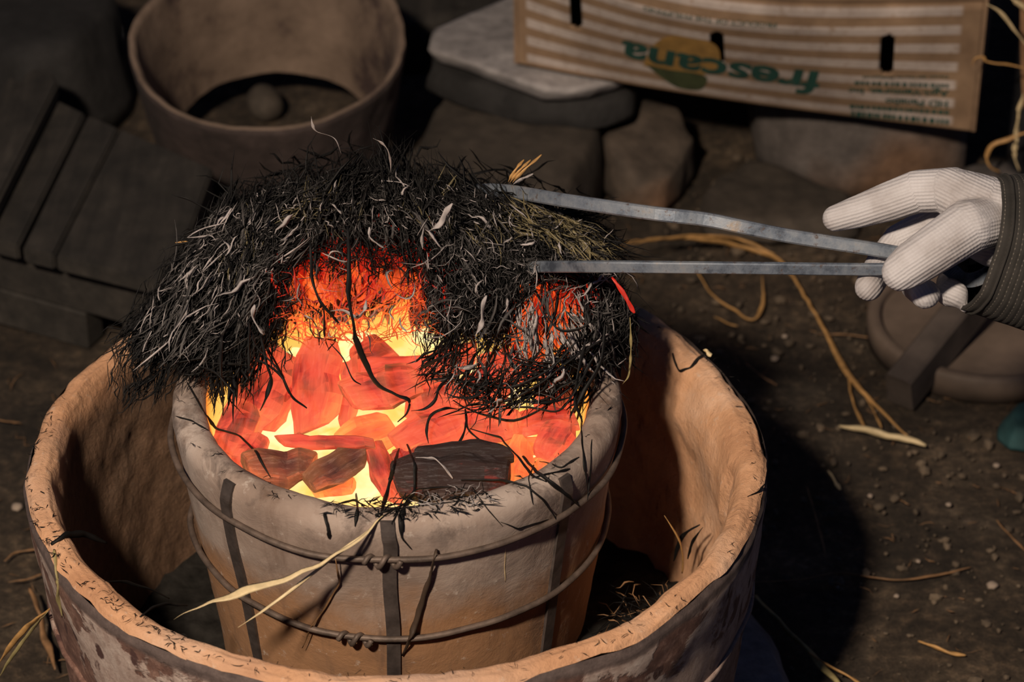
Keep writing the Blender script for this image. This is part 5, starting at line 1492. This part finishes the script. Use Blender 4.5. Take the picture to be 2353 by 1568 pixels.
# ------------------------------------------------------------------ cardboard box
def build_box():
    zb = .150
    BL = at_z(1190, 146, zb); BR = at_z(2232, 302, zb - .03)
    Hh, D = .25, .38
    ex = (BR - BL); Wd = ex.length; ex.normalize()
    nrm = Vector((ex.y, -ex.x, 0)).normalized()
    if nrm.y > 0: nrm = -nrm
    up = Vector((0, 0, 1)) + nrm * 0.05
    def face(s, t, off=0.0):
        b = (0.012 + 0.062 * min(1, t / 0.5)) * (math.sin(math.pi * min(1, max(0, s)) ** 0.85)) ** 1.1
        if t > 0.62: b *= 1 - 0.5 * (t - 0.62) / 0.38
        crease = 0.006 * math.exp(-((t - 0.615) / 0.012) ** 2)
        return BL + ex * (s * Wd) + up * (t * Hh) + nrm * (b - crease + off)
    root = tag(empty('cardboard_box', (BL + BR) / 2 - nrm * D / 2), 'upside-down printed cardboard fruit box resting on the stones', 'box')
    ns, ntt = 200, 100
    def s_of(px, py_t):                  # approximate face coordinate from picture x
        lo, hi = 0.0, 1.0
        for _ in range(30):
            m = (lo + hi) / 2
            q = face(m, py_t) - CAM
            x = q.dot(RIGHT) / q.dot(FWD) * F_PX + W_PX / 2
            if x < px: lo = m
            else: hi = m
        return (lo + hi) / 2
    def st_of(px, py):
        t = 0.3
        for _ in range(12):
            s = s_of(px, t)
            lo, hi = -0.1, 1.2
            for _ in range(24):
                m = (lo + hi) / 2
                q = face(s, m) - CAM
                y = H_PX / 2 - q.dot(UP) / q.dot(FWD) * F_PX
                if y > py: lo = m
                else: hi = m
            t = (lo + hi) / 2
        return s_of(px, t), t
    holes = []
    for (px, y0, y1) in ((1320, -30, 66), (1650, 75, 148), (2040, 80, 172)):
        s0, t1 = st_of(px, y0); s1, t0 = st_of(px, y1)
        holes.append(((s0 + s1) / 2, t0, t1, (s1 - s0)))
    verts, uvs, faces = [], [], []
    for j in range(ntt + 1):
        for i in range(ns + 1):
            verts.append(face(i / ns, j / ntt)); uvs.append((i / ns, j / ntt))
    hw = 0.0145
    def inhole(s, t):
        for hs, t0, t1, sl in holes:
            c = hs
            rt = hw * Wd / Hh
            if abs(s - c) < hw and t0 < t < t1:
                a = max(0, (t0 + rt - t), (t - t1 + rt)) / rt
                if (abs(s - c) / hw) ** 2 + a * a <= 1: return True
        return False
    for j in range(ntt):
        for i in range(ns):
            if inhole((i + .5) / ns, (j + .5) / ntt): continue
            a = j * (ns + 1) + i
            faces.append((a, a + 1, a + ns + 2, a + ns + 1))
    me_o = mesh_obj('printed_front', verts, faces, M['card_print'], root)
    uvl = me_o.data.uv_layers.new(name='face')
    for l in me_o.data.loops: uvl.data[l.index].uv = uvs[l.vertex_index]
    sd = me_o.modifiers.new('thick', 'SOLIDIFY'); sd.thickness = .004; sd.offset = -1 if (me_o.data.polygons[0].normal.dot(nrm) > 0) else 1
    # other panels
    def panel(name, a, b, c, d, th=.004):
        bm = bmesh.new()
        P = [Vector(p) for p in (a, b, c, d)]
        n = (P[1] - P[0]).cross(P[3] - P[0]).normalized() * th
        v = [bm.verts.new(p) for p in P]; w = [bm.verts.new(p + n) for p in P]
        bm.faces.new(v); bm.faces.new(w[::-1])
        for i in range(4): bm.faces.new((v[i], w[i], w[(i + 1) % 4], v[(i + 1) % 4]))
        return bm_obj(name, bm, M['card'], root, smooth=False)
    back = -nrm * D
    p = lambda s, t: face(s, t)
    panel('side_panel', p(1, 0), p(1, 0) + back, p(1, 1) + back, p(1, 1))
    panel('side_panel', p(0, 1), p(0, 1) + back, p(0, 0) + back, p(0, 0))
    panel('back_panel', p(0, 0) + back, p(0, 1) + back, p(1, 1) + back, p(1, 0) + back)
    panel('bottom_panel', p(0, 0.02), p(1, 0.02), p(1, 0.02) + back, p(0, 0.02) + back)
    panel('top_panel', p(0, 0.98) + back, p(1, 0.98) + back, p(1, 0.98), p(0, 0.98))

    # printing: glyph meshes laid on the bent face, turned upside down
    def put(name, verts2, faces, mat, s0, t0, ks, kt, off):
        V = [face(s0 - x * ks, t0 - y * kt, off) for x, y in verts2]
        o = mesh_obj(name, V, faces, M[mat], me_o, smooth=False)
        o.location = (0, 0, 0)
        return o
    def text(txt, start, end, ypx, hpx, mat='print_green', shear=0.0, bold=0.0):
        """start = picture (x, y) of the beginning of the line, end = where it ends"""
        cu = bpy.data.curves.new('print', 'FONT'); cu.body = txt; cu.size = 1.0; cu.shear = shear; cu.offset = bold
        cu.resolution_u = 3
        ob = bpy.data.objects.new('print', cu); COL.objects.link(ob)
        dg = bpy.context.evaluated_depsgraph_get()
        me = bpy.data.meshes.new_from_object(ob.evaluated_get(dg))
        bpy.data.objects.remove(ob)
        bm = bmesh.new(); bm.from_mesh(me)
        bmesh.ops.triangulate(bm, faces=bm.faces[:])
        bmesh.ops.subdivide_edges(bm, edges=[e for e in bm.edges if e.calc_length() > 0.15], cuts=1)
        bmesh.ops.triangulate(bm, faces=bm.faces[:])
        bm.verts.index_update()
        vs = [(v.co.x, v.co.y) for v in bm.verts]; fs = [tuple(v.index for v in f.verts) for f in bm.faces]
        bm.free(); bpy.data.meshes.remove(me)
        w = max(x for x, y in vs)
        s0, t0 = st_of(*start); s1, t1 = st_of(*end)
        # height in t
        _, ta = st_of(start[0], start[1]); _, tb = st_of(start[0], start[1] + hpx)
        ks = (s0 - s1) / w; kt = (ta - tb) / 0.70
        V = []
        for x, y in vs:
            u = x / w
            V.append(face(s0 - x * ks, t0 + (t1 - t0) * u - y * kt, .0006))
        o = mesh_obj('printed_text', V, fs, M[mat], me_o, smooth=False)
        o.location = (0, 0, 0)
    def blob(pts, mat, name, off):
        ST = [st_of(*p) for p in pts]
        ring = spline([Vector((s, t, 0)) for s, t in ST] + [Vector((*ST[0], 0))], 8 * len(ST) + 1)[:-1]
        c = sum(ring, Vector()) / len(ring)
        V = [face(c.x, c.y, off)]; F = []
        n = len(ring)
        for k in (0.33, 0.66, 1.0):
            for r in ring:
                q = c.lerp(r, k); V.append(face(q.x, q.y, off))
        for j in range(n):
            F.append((0, 1 + j, 1 + (j + 1) % n))
            for k in range(2):
                a = 1 + k * n
                F.append((a + j, a + n + j, a + n + (j + 1) % n, a + (j + 1) % n))
        o = mesh_obj(name, V, F, M[mat], me_o, smooth=False); o.location = (0, 0, 0)
    blob([(1478, 150), (1500, 105), (1540, 82), (1590, 88), (1640, 100), (1655, 130), (1640, 165), (1560, 175)], 'print_yellow', 'printed_sun', .0003)
    blob([(1484, 148), (1520, 178), (1560, 202), (1610, 206), (1625, 180), (1600, 168), (1540, 160)], 'print_leaf', 'printed_leaf', .0004)
    text('frescana', (1888, 166), (1428, 92), 0, 54, shear=0.15, bold=0.03)
    text('PRODUCT OF THE PHILIPPINES', (1786, 52), (1478, 14), 0, 11, bold=0.01)
    text('HD Panabo', (2180, 232), (2035, 226), 0, 15, bold=0.03)
    text('Agri-Ventures, Inc', (2180, 207), (1950, 202), 0, 15, bold=0.03)
    text('Davao del Norte Philippines', (2180, 173), (1982, 175), 0, 7, bold=0.02)
    r = random.Random(4)
    # lines too blurred to read: rows of short green dashes
    for (x0, y0, x1, y1, h) in ((2180, 193, 1970, 186, 8), (2180, 254, 1960, 240, 9), (2180, 274, 1960, 254, 12)):
        x = x0
        V, F = [], []
        while x > x1:
            w = r.uniform(6, 12)
            u = (x0 - x) / (x0 - x1)
            y = y0 + (y1 - y0) * u
            q = [st_of(x, y), st_of(x - w, y), st_of(x - w, y + h), st_of(x, y + h)]
            b = len(V)
            V += [face(s, t, .0006) for s, t in q]; F.append((b, b + 1, b + 2, b + 3))
            x -= w + r.uniform(2, 6)
        o = mesh_obj('printed_line', V, F, M['print_green'], me_o, smooth=False); o.location = (0, 0, 0)
build_box()
build_bits()
